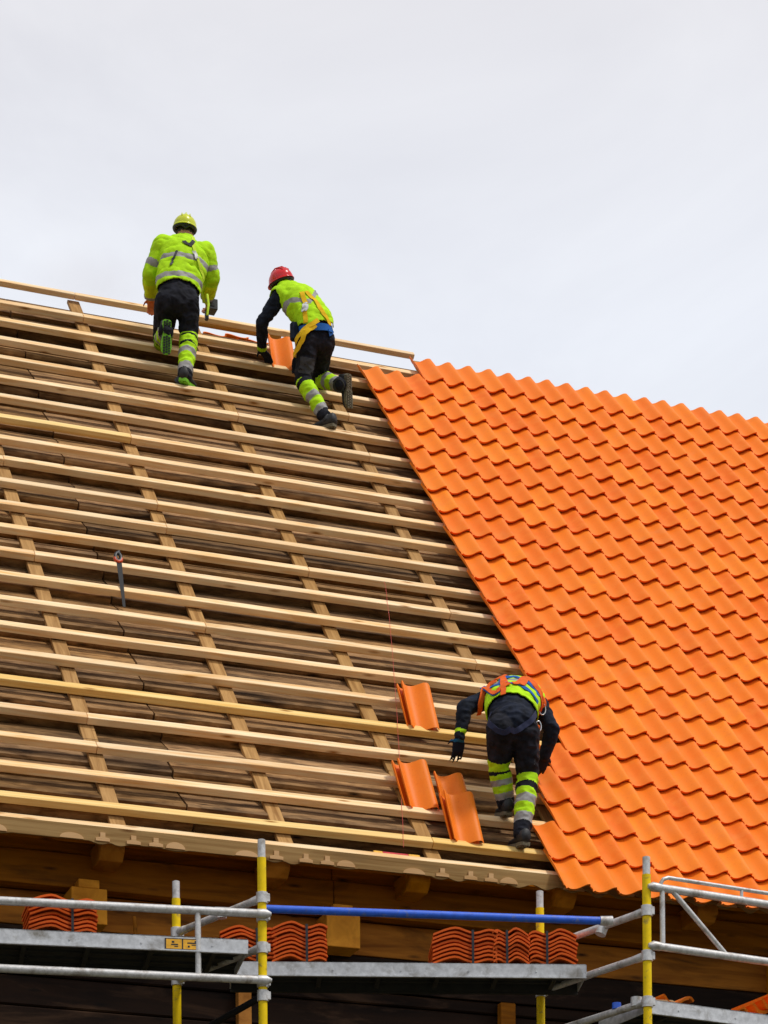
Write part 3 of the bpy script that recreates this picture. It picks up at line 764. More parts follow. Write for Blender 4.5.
CAST = V((.35, .94, .37)).normalized()
def on_body(bvh, p):
    h = bvh.ray_cast(p-CAST*.5, CAST)
    if h[0] is None: h = bvh.find_nearest(p+CAST*.45)
    return h[0], h[1]
def ribbon(bvh, pts, width, off=.010, th=.004, n=40, snap=True):
    """strap that follows the body surface through the control points"""
    mb = MB(); pts = [V(p) for p in pts]; seg = [(pts[i+1]-pts[i]).length for i in range(len(pts)-1)]; tot = sum(seg)
    samp = []
    for i in range(n+1):
        t = tot*i/n; k = 0
        while k < len(seg)-1 and t > seg[k]: t -= seg[k]; k += 1
        samp.append(pts[k].lerp(pts[k+1], min(1, t/max(seg[k], 1e-6))))
    q = []
    for p in samp:
        if snap:
            loc, nrm = on_body(bvh, p); q.append((loc+nrm*off, nrm))
        else: q.append((p, V((0, -1, .2)).normalized()))
    for _ in range(5):
        q = [q[0]]+[((q[i-1][0]+q[i][0]*2+q[i+1][0])/4, (q[i-1][1]+q[i][1]*2+q[i+1][1]).normalized()) for i in range(1, len(q)-1)]+[q[-1]]
    vs = []; fs = []
    for i, (p, nm) in enumerate(q):
        d = (q[min(i+1, n)][0]-q[max(i-1, 0)][0]).normalized(); s = d.cross(nm).normalized()*width/2
        vs += [p-s, p+s, p+s+nm*th, p-s+nm*th]
    for i in range(n):
        for j in range(4): fs.append((i*4+j, i*4+(j+1) % 4, (i+1)*4+(j+1) % 4, (i+1)*4+j))
    fs += [(3, 2, 1, 0), tuple(n*4+j for j in range(4))]
    mb.add(vs, fs); return mb

def helmet(person, c, up, fwd, mat, r=.125):
    up = up.normalized(); s = fwd.cross(up).normalized(); f = up.cross(s).normalized()
    mb = MB(); n = 28; m = 9; vs = []; fs = []
    for j in range(m+1):
        ph = math.pi/2*j/m
        for k in range(n):
            a = 2*math.pi*k/n; rr = math.cos(ph); ridge = 1+.035*max(0, math.cos(2*a))**6*math.sin(ph*2)
            vs.append(c+f*(r*1.10*rr*math.cos(a)*ridge)+s*(r*.92*rr*math.sin(a))+up*(r*.88*math.sin(ph)*(1+.03*(abs(math.sin(a)) < .25))))
    for j in range(m):
        for k in range(n): fs.append((j*n+k, j*n+(k+1) % n, (j+1)*n+(k+1) % n, (j+1)*n+k))
    mb.add(vs, fs, 0, .5, True)
    # brim
    vs = []; fs = []
    for k in range(n):
        a = 2*math.pi*k/n; e = 1.06+.16*max(0, math.cos(a))**3
        for rr, hh in ((1.0, .0), (e, -.012), (e, -.018), (.97, -.008)):
            vs.append(c+f*(r*1.10*rr*math.cos(a))+s*(r*.92*rr*math.sin(a))+up*hh)
    for k in range(n):
        for j in range(4): fs.append((k*4+j, k*4+(j+1) % 4, ((k+1) % n)*4+(j+1) % 4, ((k+1) % n)*4+j))
    mb.add(vs, fs, 0, .5, True)
    for a in (-.35, 0, .35):    # vent ribs
        mb.tube([c+f*(r*1.0*math.cos(t))+s*(a*r*.9)+up*(r*(1.0-.12*abs(a)*2)*math.sin(t)) for t in [math.radians(x) for x in (35, 60, 90, 120, 145)]], .006, 8)
    o = mb.build('helmet', mat, person)
    b = MB(); ring = [c-up*.022+f*(r*.98*math.cos(t))+s*(r*.84*math.sin(t)) for t in [2*math.pi*k/20 for k in range(21)]]
    b.tube(ring, .014, 8); b.tube([c-up*.01-f*r*.9-s*.05, c-up*.05-f*r*.93, c-up*.01-f*r*.9+s*.05], .012, 8); b.build('head_band', M['black'], o)
    return o

def person(name_label, base, J, kind):
    B = V(base); p = empty('person', tuple(B), name_label, 'person', 'workers on the roof')
    j = {k: B+V(v) for k, v in J.items()}; mb = MB(); X = V((1, 0, 0)); prims = []
    sp = kind['spine_side'].normalized()
    # torso
    loft(mb, [j['pel'], j['waist'], j['chest'], j['nb'].lerp(j['chest'], .35)], kind['torso'], sp, 26)
    loft(mb, [j['shL'].lerp(j['chest'], .15), j['shR'].lerp(j['chest'], .15)], [(.088, .075), (.088, .075)], V((0, .5, .5)), 18)
    hd = (j['head']-j['nb']).normalized()
    loft(mb, [j['nb']-hd*.03, j['nb']+hd*.06, j['head']-hd*.02], [(.085, .075), (.062, .062), (.058, .058)], sp, 14)
    # head with a face turned along 'look'
    lk = kind['look'].normalized(); hu = kind['headup'].normalized(); hs = lk.cross(hu).normalized(); lk = hu.cross(hs).normalized(); hc = j['head']
    loft(mb, [hc-hu*.06+lk*.01, hc, hc+hu*.055], [(.060, .072), (.074, .092), (.062, .078)], hs, 20)
    loft(mb, [hc-hu*.085+lk*.05, hc-hu*.06+lk*.06], [(.028, .022), (.032, .025)], hs, 12)                     # chin
    loft(mb, [hc+hu*.012+lk*.094, hc-hu*.022+lk*.112], [(.008, .009), (.014, .012)], hs, 8)                   # nose
    loft(mb, [hc-hu*.048+lk*.092-hs*.018, hc-hu*.048+lk*.092+hs*.018], [(.007, .006), (.007, .006)], hu, 8)     # lips
    for sg in (-1, 1):
        loft(mb, [hc+hu*.018+hs*.074*sg-lk*.01, hc-hu*.022+hs*.076*sg-lk*.004], [(.018, .010), (.012, .008)], lk, 8)   # ears
        loft(mb, [hc+hu*.026+lk*.086+hs*.015*sg, hc+hu*.026+lk*.080+hs*.045*sg], [(.008, .007), (.008, .007)], hu, 8)  # brows
    aw = kind.get('arm', .062)
    for S_ in 'LR':
        sh, el, wr, ha = j['sh'+S_], j['el'+S_], j['wr'+S_], j['ha'+S_]
        loft(mb, [sh, sh.lerp(el, .5), el], [(aw*1.15,)*2, (aw,)*2, (aw*.86,)*2], X, 16)
        loft(mb, [el, el.lerp(wr, .4), wr], [(aw*.86,)*2, (aw*.82,)*2, (aw*.60,)*2], X, 16)
        hand(mb, wr, ha, kind['palm'+S_], kind['thumb'+S_], kind.get('curl'+S_, .5), 1.32 if kind['gloves'] else 1.0)
        hp, kn, an = j['hip'+S_], j['kn'+S_], j['an'+S_]
        lw = kind.get('leg', .1)
        loft(mb, [hp, hp.lerp(kn, .5), kn], [(lw, lw*1.05), (lw*.86, lw*.9), (lw*.72, lw*.74)], X, 18)
        loft(mb, [kn, kn.lerp(an, .35), an], [(lw*.72, lw*.74), (lw*.70, lw*.74), (lw*.56, lw*.58)], X, 18)
        prims += [('arm'+S_, sh, el, aw*1.1, aw*.86), ('fore'+S_, el, wr, aw*.86, aw*.6), ('hand'+S_, wr, ha+(ha-wr).normalized()*.08, .035, .03),
                  ('thigh'+S_, hp, kn, lw, lw*.72), ('shin'+S_, kn, an, lw*.72, lw*.56)]
    # seat
    loft(mb, [j['hipL'], j['hipR']], [(.105, .10), (.105, .10)], V((0, 0, 1)), 18)
    t_ = kind['torso']
    prims += [('pel', j['pel'], j['waist'], min(t_[0]), min(t_[1])), ('torso', j['waist'], j['chest'], min(t_[1]), min(t_[2])), ('torso2', j['chest'], j['nb'], min(t_[2]), .09),
              ('sho', j['shL'], j['shR'], .085, .085), ('neck', j['nb'], j['head'], .06, .06), ('head', hc-hu*.05, hc+hu*.06, .085, .075), ('seat', j['hipL'], j['hipR'], .1, .1)]
    mesh_w = MB(); mesh_w.v = [q-B for q in mb.v]; mesh_w.f = mb.f
    me = remesh(mesh_w, .0085, 4)
    prims_l = [(tg, tuple(a-B), tuple(b-B), ra, rb) for tg, a, b, ra, rb in prims]
    ftag, ft, fc = finish_body(me, [M[x] for x in kind['mats']], prims_l, kind['rule'], B)
    o = bpy.data.objects.new('body', me); COLL.objects.link(o); o.parent = p; o['_o'] = tuple(B); me.name = 'body'
    bvh = BVHTree.FromPolygons([v.co+B for v in me.vertices], [tuple(f.vertices) for f in me.polygons])
    return p, j, o, bvh, ftag, ft, fc

def shell(person_, body, name, sel, matidx_fn, mats, off=.010):
    """garment: copy of the chosen body faces pushed outward, with a rim"""
    me = body.data; vmap = {}; vs = []; fs = []; mi = []
    for f in me.polygons:
        if not sel[f.index]: continue
        row = []
        for vi in f.vertices:
            if vi not in vmap: vmap[vi] = len(vs); vs.append(me.vertices[vi].co+me.vertices[vi].normal*off)
            row.append(vmap[vi])
        fs.append(tuple(row)); mi.append(matidx_fn(f.index))
    nm = bpy.data.meshes.new(name); nm.from_pydata([tuple(v) for v in vs], [], fs)
    for m_ in mats: nm.materials.append(m_)
    nm.polygons.foreach_set('material_index', mi); nm.polygons.foreach_set('use_smooth', [True]*len(fs)); nm.update()
    o = bpy.data.objects.new(name, nm); COLL.objects.link(o); o.parent = person_; o['_o'] = person_['_o']
    sm = o.modifiers.new('sm', 'SMOOTH'); sm.iterations = 3; sm.factor = .5
    sd = o.modifiers.new('solid', 'SOLIDIFY'); sd.thickness = .008; sd.offset = 1
    return o

def band(t, bands, default):
    for a, b, m_ in bands:
        if a <= t < b: return m_
    return default

# ---- worker 1: lime jacket, yellow helmet, climbing at the ridge
J1 = dict(pel=(-0.032,0.093,0.771), waist=(-0.016,0.143,0.953), chest=(0.067,0.223,1.270), nb=(0.089,0.263,1.410), head=(0.105,0.323,1.545), shL=(-0.125,0.243,1.347), elL=(-0.224,0.303,1.105), wrL=(-0.159,0.543,1.017), haL=(-0.138,0.623,0.930), shR=(0.272,0.243,1.360), elR=(0.345,0.283,1.161), wrR=(0.350,0.463,1.049), haR=(0.372,0.523,1.007), hipR=(0.053,0.093,0.795), knR=(0.092,0.173,0.532), anR=(-0.004,-0.017,0.064), heR=(-0.05,-0.075,0.0), toR=(0.13,0.150,0.02), hipL=(-0.132,0.103,0.768), knL=(-0.086,0.443,0.586), anL=(-0.152,0.073,0.488), heL=(-0.159,0.013,0.560), toL=(-0.151,0.083,0.284))
mats1 = ['lime', 'reflect', 'blackc', 'skin', 'hair', 'limey', 'orangehand', 'greyc']
def rule1(tg, t, p, n):
    if tg in ('head',): return 4 if (n[1] < .35 and p[2] > 1.53) else 3
    if tg == 'neck': return 3 if t > .35 else 0
    if tg == 'handL': return 6
    if tg == 'handR': return 3
    if tg.startswith('arm'): return band(t, [(.62, .82, 1)], 0)
    if tg.startswith('fore'): return band(t, [(.80, .98, 1), (0, .5, 0)], 5)
    if tg in ('torso', 'torso2', 'sho'): return 0
    if tg == 'pel': return 2
    if tg.startswith('thigh') or tg == 'seat': return 2
    if tg.startswith('shin'): return band(t, [(0, .03, 2), (.09, .13, 2), (.28, .33, 2), (.42, .55, 1), (.78, .92, 1), (.92, 1.01, 2)], 0)
    return 2
k1 = dict(spine_side=V((1, .1, .05)), torso=[(.175, .125), (.185, .125), (.215, .135), (.15, .10)], look=V((.25, 1, -.25)), headup=V((.08, -.05, 1)),
          palmL=V((0, .3, -1)), palmR=V((-1, .2, 0)), thumbL=1, thumbR=-1, gloves=False, mats=mats1, rule=rule1, arm=.064, leg=.114, curlR=1.0)
B1 = (-2.091, 5.457, 13.473)
p1, j1, b1, bv1, tg1, t1, c1 = person('worker in a lime jacket and yellow helmet climbing at the ridge, seen from behind', B1, J1, k1)
zz = c1[:, 2]; xx = c1[:, 0]
selj = [((a in ('torso', 'torso2', 'sho', 'pel', 'seat') or a.startswith('thigh')) and z_ > .935-1.1*(x_+.02)**2) or (a == 'neck' and t_ < .3) or a.startswith('arm') or (a.startswith('fore') and t_ < .93) for a, z_, x_, t_ in zip(tg1, zz, xx, t1)]
def mj(i):
    if tg1[i].startswith('arm'): return 1 if .60 < t1[i] < .80 else 0
    if tg1[i].startswith('fore'): return 1 if t1[i] > .80 else (2 if t1[i] > .25 else 0)
    z_, x_ = zz[i], xx[i]-.03; zc = z_+.35*x_*x_
    return 1 if (1.165 < zc < 1.215 or .965 < zc < 1.015) else 0
shell(p1, b1, 'jacket', selj, mj, [M['lime'], M['reflect'], M['limey']], .014)
helmet(p1, j1['head']+V((0, -.005, .055)), V((.05, -.12, 1)), V((.2, 1, -.05)), M['helmy'], .116)
boot(p1, 'boot', j1['anR'], j1['heR'], j1['toR'], V((0, -.3, 1)), 'solelime')
boot(p1, 'boot', j1['anL'], j1['heL'], j1['toL'], V((0, 1, .1)), 'solelime', True, .06)
def Q1(x, z, y=-.35): return V(B1)+V((x, y, z))
def QL(B, pts): return [V(B)+V(q) for q in pts]
ribbon(bv1, QL(B1, [(-.085,-.4,1.185), (-.077,-.4,1.08), (-.032,-.4,.955), (.004,-.4,.828), (.021,-.4,.69)]), .034, .030).build('harness_strap', M['hlime'], p1)
mb = MB(); a = V(B1)+V((.225, .03, .86)); b = V(B1)+V((.215, -.0, .66)); mb.tube([a, a.lerp(b, .5)+V((.006, -.02, 0)), b], [.012, .013, .010], 8); mb.build('lanyard', M['hlime'], p1)
ribbon(bv1, QL(B1, [(-.166,-.4,1.132), (-.135,-.4,1.10), (-.10,-.4,1.10), (-.07,-.4,1.145)]), .034, .030).build('back_pad', M['greyc'], p1)
ribbon(bv1, QL(B1, [(-.215,-.4,1.029), (-.252,-.4,.943), (-.280,-.4,.885)]), .018, .030).build('buckle_strap', M['black'], p1)
ribbon(bv1, QL(B1, [(-.078,-.4,1.06), (-.068,-.4,1.029), (-.05,-.4,.99)]), .034, .036).build('strap_tag', M['white'], p1)
# tool in his right hand
tl = empty('nail_gun', tuple(V(B1)+V((.39, .50, .97))), 'small black cordless tool held in the right hand of the worker in the lime jacket', 'power tool')
c = V(tl['_o']); mb = MB(); mb.box(c+V((.012, -.02, .03)), (.042, 0, 0), (0, .06, 0), (0, 0, .048)); mb.tube([c+V((0, .05, .02)), c+V((0, .12, .02))], [.022, .012], 10); mb.build('body', M['black'], tl, bevel=.008)
mb = MB(); mb.box(c+V((-.03, .0, -.04)), (.016, 0, 0), (0, .02, 0), (0, 0, .05)); mb.build('handle', M['black'], tl, bevel=.006)
mb = MB(); mb.box(c+V((.004, -.083, .022)), (.018, 0, 0), (0, .002, 0), (0, 0, .014)); mb.build('end_plate', M['greyc'], tl)

# ---- worker 2: navy sweater, lime vest, red helmet, kneeling
J2 = dict(pel=(-0.022,0.190,0.921), waist=(-0.024,0.210,1.067), chest=(-0.136,0.330,1.291), nb=(-0.232,0.400,1.395), head=(-0.252,0.470,1.480), shL=(-0.305,0.370,1.323), elL=(-0.448,0.470,1.111), wrL=(-0.371,0.720,0.989), haL=(-0.284,0.810,0.971), shR=(-0.002,0.410,1.385), elR=(0.040,0.600,1.200), wrR=(-0.02,0.720,1.000), haR=(-0.02,0.760,0.92), hipR=(-0.107,0.170,0.851), knR=(-0.125,0.270,0.532), anR=(0.009,0.050,0.124), heR=(0.076,-0.030,0.020), toR=(-0.093,0.190,0.03), hipL=(0.058,0.200,0.895), knL=(0.125,0.570,0.739), anL=(0.234,0.270,0.553), heL=(0.299,0.230,0.648), toL=(0.334,0.310,0.375))
mats2 = ['blackc', 'navy', 'lime', 'reflect', 'skin', 'hair', 'glove', 'greyc', 'gloveblue']
def rule2(tg, t, p, n):
    if tg == 'head': return 5 if n[1] < .4 else 4
    if tg == 'neck': return 1
    if tg.startswith('hand'): return 6
    if tg.startswith('arm') or tg in ('torso', 'torso2', 'sho', 'pel'): return 1
    if tg.startswith('fore'): return band(t, [(.84, .96, 2)], 1)
    if tg.startswith('thigh'): return 7 if (t > .45 and t < .85 and n[1] < -.5 and tg == 'thighR') else 0
    if tg == 'seat': return 0
    if tg.startswith('shin'): return band(t, [(0, .06, 2), (.06, .16, 0), (.42, .56, 3), (.76, .90, 3), (.90, 1.01, 0)], 2)
    return 0
k2 = dict(spine_side=V((.9, .25, .25)), torso=[(.165, .125), (.165, .12), (.185, .125), (.13, .095)], look=V((-.3, 1, -.5)), headup=V((-.35, .15, 1)),
          palmL=V((0, .3, -1)), palmR=V((0, .3, -1)), thumbL=1, thumbR=-1, gloves=True, mats=mats2, rule=rule2, arm=.064, leg=.102)
B2 = (-.855, 5.150, 13.131)
p2, j2, b2, bv2, tg2, t2, c2 = person('worker kneeling at the ridge in a red helmet, lime vest and navy sweater', B2, J2, k2)
axis2 = np.array(j2['nb']-j2['pel']); axis2 /= np.linalg.norm(axis2); s2 = (c2-np.array(V(B2)*0)-np.array(J2['pel']))@axis2
sd2 = np.array(k2['spine_side'].normalized()); lat2 = (c2-np.array(J2['pel']))@sd2
selv = [((a in ('torso', 'torso2', 'sho')) or (a == 'pel' and q > .02)) and abs(l) < .165+.0 or (a == 'neck' and tt < .2) for a, q, l, tt in zip(tg2, s2, lat2, t2)]
def mv2(i):
    q, l = s2[i], lat2[i]
    return 1 if (abs(q-.23-.9*abs(l+.02)) < .026) else 0
shell(p2, b2, 'vest', selv, mv2, [M['lime'], M['reflect']], .012)
helmet(p2, j2['head']+V((-.01, .0, .045)), V((-.30, -.05, 1)), V((-.3, 1, -.2)), M['helmr'], .116)
boot(p2, 'boot', j2['anR'], j2['heR'], j2['toR'], V((0, -.2, 1)), 'sole')
boot(p2, 'boot', j2['anL'], j2['heL'], j2['toL'], V((-.50, .86, .05)), 'sole', False, .09)
def along2(q, l, y=-.4): return V(B2)+V(J2['pel'])+V(axis2)*q+V(sd2)*l+V((0, y, 0))*.3
for pts in ([(-.381,-.4,1.05), (-.336,-.4,.951), (-.336,-.4,.862), (-.328,-.4,.766)], [(-.344,-.4,1.057), (-.242,-.4,.967), (-.167,-.4,.864), (-.121,-.4,.783)],
            [(-.224,-.4,.801), (-.338,-.4,.711), (-.404,-.4,.628), (-.452,-.4,.541)], [(-.244,-.4,.762), (-.338,-.4,.675), (-.386,-.4,.569), (-.433,-.4,.481)]):
    ribbon(bv2, QL(B2, pts), .042, .027).build('harness_strap', M['hyellow'], p2)
ribbon(bv2, QL(B2, [(-.45,-.4,.71), (-.375,-.4,.713), (-.262,-.4,.75), (-.149,-.4,.76), (-.065,-.4,.739)]), .062, .020).build('belt', M['hblue'], p2)
ribbon(bv2, QL(B2, [(-.336,-.4,.925), (-.336,-.4,.898), (-.336,-.4,.87)]), .055, .036).build('harness_plate', M['white'], p2)
mb = MB(); q = on_body(bv2, V(B2)+V((-.451,-.4,.567)))[0]+V((0, -.03, 0)); mb.tube([q+V((.03*math.cos(t), 0, .045*math.sin(t))) for t in [2*math.pi*i/14 for i in range(15)]], .005, 8); mb.build('carabiner', M['steel'], p2)
mb = MB(); q = V(B2)+V((-.22, .20, .93)); mb.box(q, (.045, 0, 0), (0, .03, 0), (0, 0, .085)); mb.build('tool_pouch', M['navy'], p2, bevel=.015)

# ---- worker 3: bending over at the tile edge
J3 = dict(pel=(-0.058,-0.044,0.900), waist=(0.000,0.126,1.095), chest=(0.135,0.366,1.265), nb=(0.230,0.526,1.300), head=(0.323,0.690,1.262), shL=(-0.015,0.406,1.256), elL=(-0.281,0.356,1.122), wrL=(-0.322,0.356,0.906), haL=(-0.317,0.406,0.819), shR=(0.345,0.406,1.232), elR=(0.435,0.356,1.046), wrR=(0.415,0.456,0.872), haR=(0.415,0.526,0.811), hipR=(0.025,-0.054,0.847), knR=(0.102,0.056,0.571), anR=(0.010,-0.034,0.087), heR=(-0.0,-0.120,-0.015), toR=(0.0,0.140,0.03), hipL=(-0.157,-0.054,0.840), knL=(-0.093,0.146,0.626), anL=(-0.005,0.226,0.390), heL=(-0.024,0.146,0.288), toL=(0.010,0.396,0.352))
def rule3(tg, t, p, n):
    if tg == 'head': return 5 if n[1] < .4 else 4
    if tg == 'neck': return 1
    if tg == 'handL': return 8 if t < .22 else 6
    if tg == 'handR': return 6
    if tg.startswith('arm') or tg in ('torso', 'torso2', 'sho', 'pel'): return 1
    if tg == 'foreL': return band(t, [(.80, .92, 2)], 1)
    if tg.startswith('fore'): return 1
    if tg == 'thighL' and t > .76: return 2
    if tg.startswith('thigh') or tg == 'seat': return 0
    if tg == 'shinL': return band(t, [(0, .16, 0), (.30, .46, 3), (.66, .84, 3), (.84, 1.01, 0)], 2)
    if tg.startswith('shin'): return band(t, [(0, .05, 0), (.20, .30, 0), (.40, .54, 3), (.70, .84, 3), (.84, 1.01, 0)], 2)
    return 0
k3 = dict(spine_side=V((1, -.2, .0)), torso=[(.165, .13), (.18, .125), (.195, .125), (.13, .10)], look=V((.3, .6, -1)), headup=V((.4, .8, .2)),
          palmL=V((0, 1, 0)), palmR=V((0, 1, 0)), thumbL=-1, thumbR=1, gloves=True, mats=mats2, rule=rule3, arm=.066, leg=.112, curlL=.3, curlR=.5)
B3 = (-.993, .494, 7.916)
p3, j3, b3, bv3, tg3, t3, c3 = person('worker bending over beside the tile edge in a lime vest with orange harness', B3, J3, k3)
ax3 = np.array(j3['nb']-j3['pel']); ax3 /= np.linalg.norm(ax3); s3 = (c3-np.array(J3['pel']))@ax3
sd3 = np.array(k3['spine_side'].normalized()); lat3 = (c3-np.array(J3['pel']))@sd3-.0
selw = [((a in ('torso', 'torso2', 'sho')) and -.22 < x_-.0 < .36 and q > .13-1.2*(x_+.02)**2) or (a == 'pel' and q > .13-1.2*(x_+.02)**2) for a, q, x_ in zip(tg3, s3, c3[:, 0])]
def mv3(i):
    q = s3[i]
    if .40 < q < .47: return 1
    return 0
shell(p3, b3, 'vest', selw, mv3, [M['lime'], M['reflect']], .014)
helmet(p3, j3['head']+V((.03, .05, -.0)), V((.45, .75, .1)), V((.2, .4, -1)), M['helmy'], .126)
boot(p3, 'boot', j3['anR'], j3['heR'], j3['toR'], V((0, -.2, 1)), 'sole')
boot(p3, 'boot', j3['anL'], j3['heL'], j3['toL'], V((0, -.3, 1)), 'sole')
def along3(q, l, up_=.3): return V(B3)+V(J3['pel'])+V(ax3)*q+V(sd3)*l+V((0, -.5, .8))*up_
for pts in ([(-.405,-.4,.974), (-.326,-.4,1.041), (-.247,-.4,1.065), (-.153,-.4,1.084), (-.05,-.4,1.046), (.004,-.4,.98)],
            [(-.405,-.4,.916), (-.334,-.4,.989), (-.248,-.4,1.022), (-.137,-.4,1.028), (-.059,-.4,.986), (-.012,-.4,.927)]):
    ribbon(bv3, QL(B3, pts), .040, .026, n=50).build('belt', M['hblue'], p3)
for pts in ([(-.223,-.4,1.126), (-.247,-.4,1.065), (-.256,-.4,1.006), (-.256,-.4,.934)], [(-.176,-.4,1.125), (-.074,-.4,1.079), (.013,-.4,1.002), (.035,-.4,.896), (.05,-.4,.737)],
            [(-.121,-.4,1.124), (-.026,-.4,1.063), (.044,-.4,.977), (.083,-.4,.902)], [(-.215,-.4,1.12), (-.31,-.4,1.057), (-.405,-.4,.966), (-.444,-.4,.896), (-.461,-.4,.815)],
            [(-.216,-.4,1.083), (-.31,-.4,1.036), (-.381,-.4,.962)]):
    ribbon(bv3, QL(B3, pts), .040, .032).build('harness_strap', M['horange'], p3)
for pts in ([(-.414,-.4,.813), (-.384,-.4,.73), (-.314,-.4,.688), (-.267,-.4,.679), (-.219,-.4,.713)], [(-.005,-.4,.862), (-.061,-.4,.783), (-.14,-.4,.722), (-.196,-.4,.694), (-.219,-.4,.713)]):
    ribbon(bv3, QL(B3, pts), .040, .008).build('leg_strap', M['navy2'], p3)
mb = MB(); q = on_body(bv3, V(B3)+V((.05,-.4,.873)))[0]+V((.0, -.05, 0))
mb.tube([q+V((.028*math.cos(t), 0, .045*math.sin(t))) for t in [2*math.pi*i/14 for i in range(15)]], .005, 8)
q2 = on_body(bv3, V(B3)+V((.05,-.4,.745)))[0]+V((0, -.05, 0)); mb.tube([q2+V((.022*math.cos(t), 0, .04*math.sin(t))) for t in [2*math.pi*i/14 for i in range(15)]], .005, 8); mb.build('carabiner', M['steel'], p3)
mb = MB(); mb.tube([q2+V((0, 0, -.03)), q2+V((-.02, .01, -.15)), q2+V((-.03, .02, -.28))], .007, 8); mb.tube([q2+V((.01, 0, -.03)), q2+V((.0, .01, -.12)), q2+V((-.01, .03, -.24))], .006, 8); mb.build('lanyard', M['black'], p3)

# faint sawdust drifting off the ridge
dm = bpy.data.materials.new('sawdust_haze'); dm.use_nodes = True; nt = dm.node_tree; nt.nodes.clear()
o_ = nt.nodes.new('ShaderNodeOutputMaterial'); pv = nt.nodes.new('ShaderNodeVolumePrincipled'); pv.inputs['Color'].default_value = (.92, .72, .66, 1)
tcx = nt.nodes.new('ShaderNodeTexCoord'); nz = tex(nt, tcx.outputs['Object'], 2.2, 4, .6, .8)
ln = nt.nodes.new('ShaderNodeVectorMath'); ln.operation = 'LENGTH'
mpx = nt.nodes.new('ShaderNodeMapping'); mpx.inputs['Scale'].default_value = (1/.75, 1/.5, 1/.34); nt.links.new(tcx.outputs['Object'], mpx.inputs[0]); nt.links.new(mpx.outputs[0], ln.inputs[0])
fo = N(nt, 'ShaderNodeMapRange'); fo.inputs[1].default_value = 1.0; fo.inputs[2].default_value = .1; nt.links.new(ln.outputs['Value'], fo.inputs[0])
mu = N(nt, 'ShaderNodeMath', operation='MULTIPLY'); nt.links.new(fo.outputs[0], mu.inputs[0]); nt.links.new(nz, mu.inputs[1])
m3 = N(nt, 'ShaderNodeMath', operation='MULTIPLY'); nt.links.new(mu.outputs[0], m3.inputs[0]); m3.inputs[1].default_value = .55
nt.links.new(m3.outputs[0], pv.inputs['Density']); nt.links.new(pv.outputs[0], o_.inputs['Volume'])
mb = MB(); n1_ = 16; n2_ = 8; vs = []; fs = []
for j in range(n2_+1):
    for k in range(n1_):
        a, b = 2*math.pi*k/n1_, math.pi*(j/n2_-.5); vs.append(V((-2.66, 6.45, 14.76))+V((.78*math.cos(a)*math.cos(b), .52*math.sin(a)*math.cos(b), .36*math.sin(b))))
for j in range(n2_):
    for k in range(n1_): fs.append((j*n1_+k, j*n1_+(k+1) % n1_, (j+1)*n1_+(k+1) % n1_, (j+1)*n1_+k))
mb.add(vs, fs); o = mb.build('sawdust_cloud', dm, None, (-2.66, 6.45, 14.76))
tag(o, 'faint pinkish sawdust drifting over the ridge beside the climbing worker', 'dust', None, 'stuff')

# ------------------------------------------------------------------ camera (level shift-lens view)
cam = bpy.data.cameras.new('Camera'); co = bpy.data.objects.new('Camera', cam); COLL.objects.link(co)
R = [(.93829, -.34573, -.00899), (-.00801, .00428, -.99996), (.34576, .93832, .00125)]
r_, d_, f_ = (V(x).normalized() for x in R)
co.matrix_world = frame(V((-8.83372, -17.72591, 1.65)), r_, -d_, -f_)
cam.sensor_fit = 'VERTICAL'; cam.sensor_height = 36; cam.sensor_width = 27
cam.lens = 2672.34*36/1024; cam.shift_y = (1690-512)/1024; cam.clip_end = 2000; cam.clip_start = .5
scn.camera = co

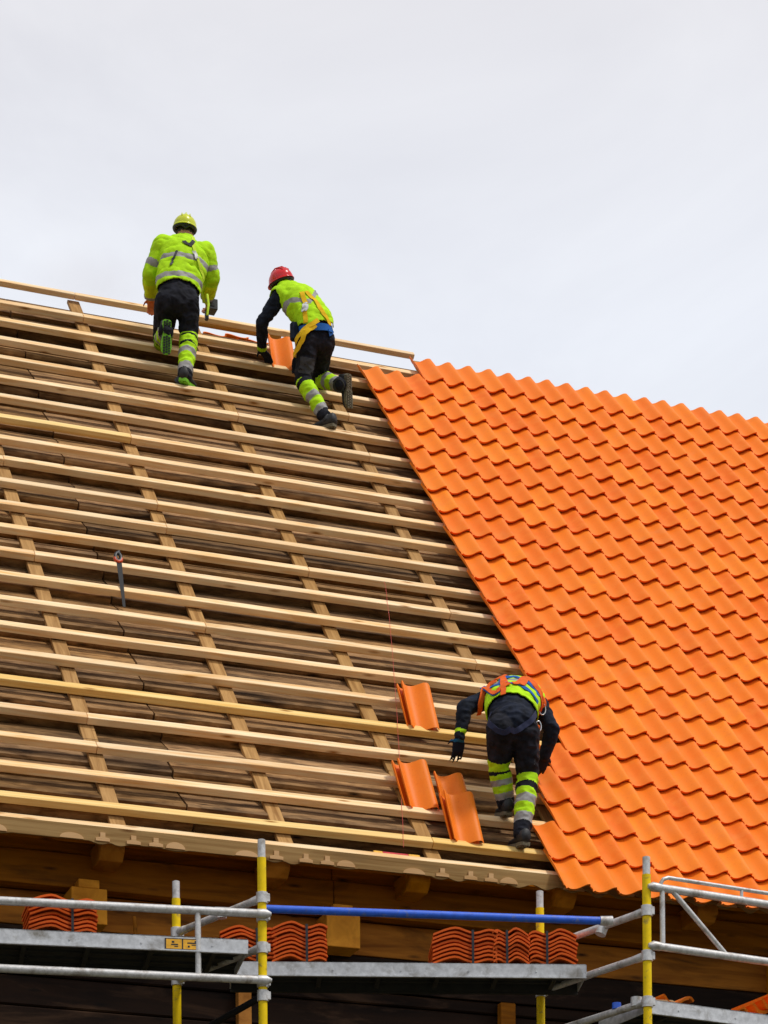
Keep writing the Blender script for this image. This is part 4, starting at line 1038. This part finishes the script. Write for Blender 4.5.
# ------------------------------------------------------------------ daylight, overcast
SUN_EL, SUN_AZ = math.radians(60), math.radians(138)     # azimuth clockwise from +Y
w = bpy.data.worlds.new('World'); scn.world = w; w.use_nodes = True; nt = w.node_tree; nt.nodes.clear(); L = nt.links
out = nt.nodes.new('ShaderNodeOutputWorld'); sky = nt.nodes.new('ShaderNodeTexSky'); sky.sky_type = 'NISHITA'; sky.sun_disc = False
sky.sun_elevation = SUN_EL; sky.sun_rotation = SUN_AZ
bg1 = nt.nodes.new('ShaderNodeBackground'); bg1.inputs[1].default_value = .10; L.new(sky.outputs[0], bg1.inputs[0])
tc = nt.nodes.new('ShaderNodeTexCoord'); mp = nt.nodes.new('ShaderNodeMapping'); mp.inputs['Scale'].default_value = (1, 1, 1.5); L.new(tc.outputs['Generated'], mp.inputs[0])
n1 = tex(nt, mp.outputs[0], 4.5, 6, .55, .5); n2 = tex(nt, mp.outputs[0], 1.4, 4, .5, .2)
sx = nt.nodes.new('ShaderNodeSeparateXYZ'); L.new(tc.outputs['Generated'], sx.inputs[0])
gr = ramp(nt, [(0, (.20, .21, .21)), (.10, (.30, .32, .34)), (.34, (.91, .955, 1.0)), (.45, (.885, .92, .985)), (.56, (.79, .78, .81)), (.66, (.62, .62, .66)), (1, (.55, .55, .58))], sx.outputs[2])
cl = mixc(nt, ramp(nt, [(.35, (0, 0, 0)), (.68, (1, 1, 1))], n1).outputs[0], (.87, .87, .89), (1.05, 1.05, 1.045))
cc = mixc(nt, 1.0, gr.outputs[0], cl, 'MULTIPLY')
bg2 = nt.nodes.new('ShaderNodeBackground'); bg2.inputs[1].default_value = 1.0; L.new(cc, bg2.inputs[0])
mx = nt.nodes.new('ShaderNodeMixShader'); fr = ramp(nt, [(.3, (.90, .90, .90)), (.6, (1, 1, 1))], n2)
L.new(fr.outputs[0], mx.inputs[0]); L.new(bg1.outputs[0], mx.inputs[1]); L.new(bg2.outputs[0], mx.inputs[2]); L.new(mx.outputs[0], out.inputs[0])
sun = bpy.data.lights.new('Sun', 'SUN'); sun.energy = 2.2; sun.angle = math.radians(10); sun.color = (1, .96, .90)
so_ = bpy.data.objects.new('Sun', sun); COLL.objects.link(so_)
sd = V((math.sin(SUN_AZ)*math.cos(SUN_EL), math.cos(SUN_AZ)*math.cos(SUN_EL), math.sin(SUN_EL)))
so_.rotation_euler = sd.to_track_quat('Z', 'Y').to_euler(); so_.location = (-10, -10, 30)

for o in bpy.data.objects:
    if '_o' in o: del o['_o']
scn.render.engine = 'CYCLES'
scn.render.resolution_x, scn.render.resolution_y = 768, 1024
scn.view_settings.view_transform = 'Standard'; scn.view_settings.look = 'None'
scn.view_settings.exposure = 0.06; scn.view_settings.gamma = 1
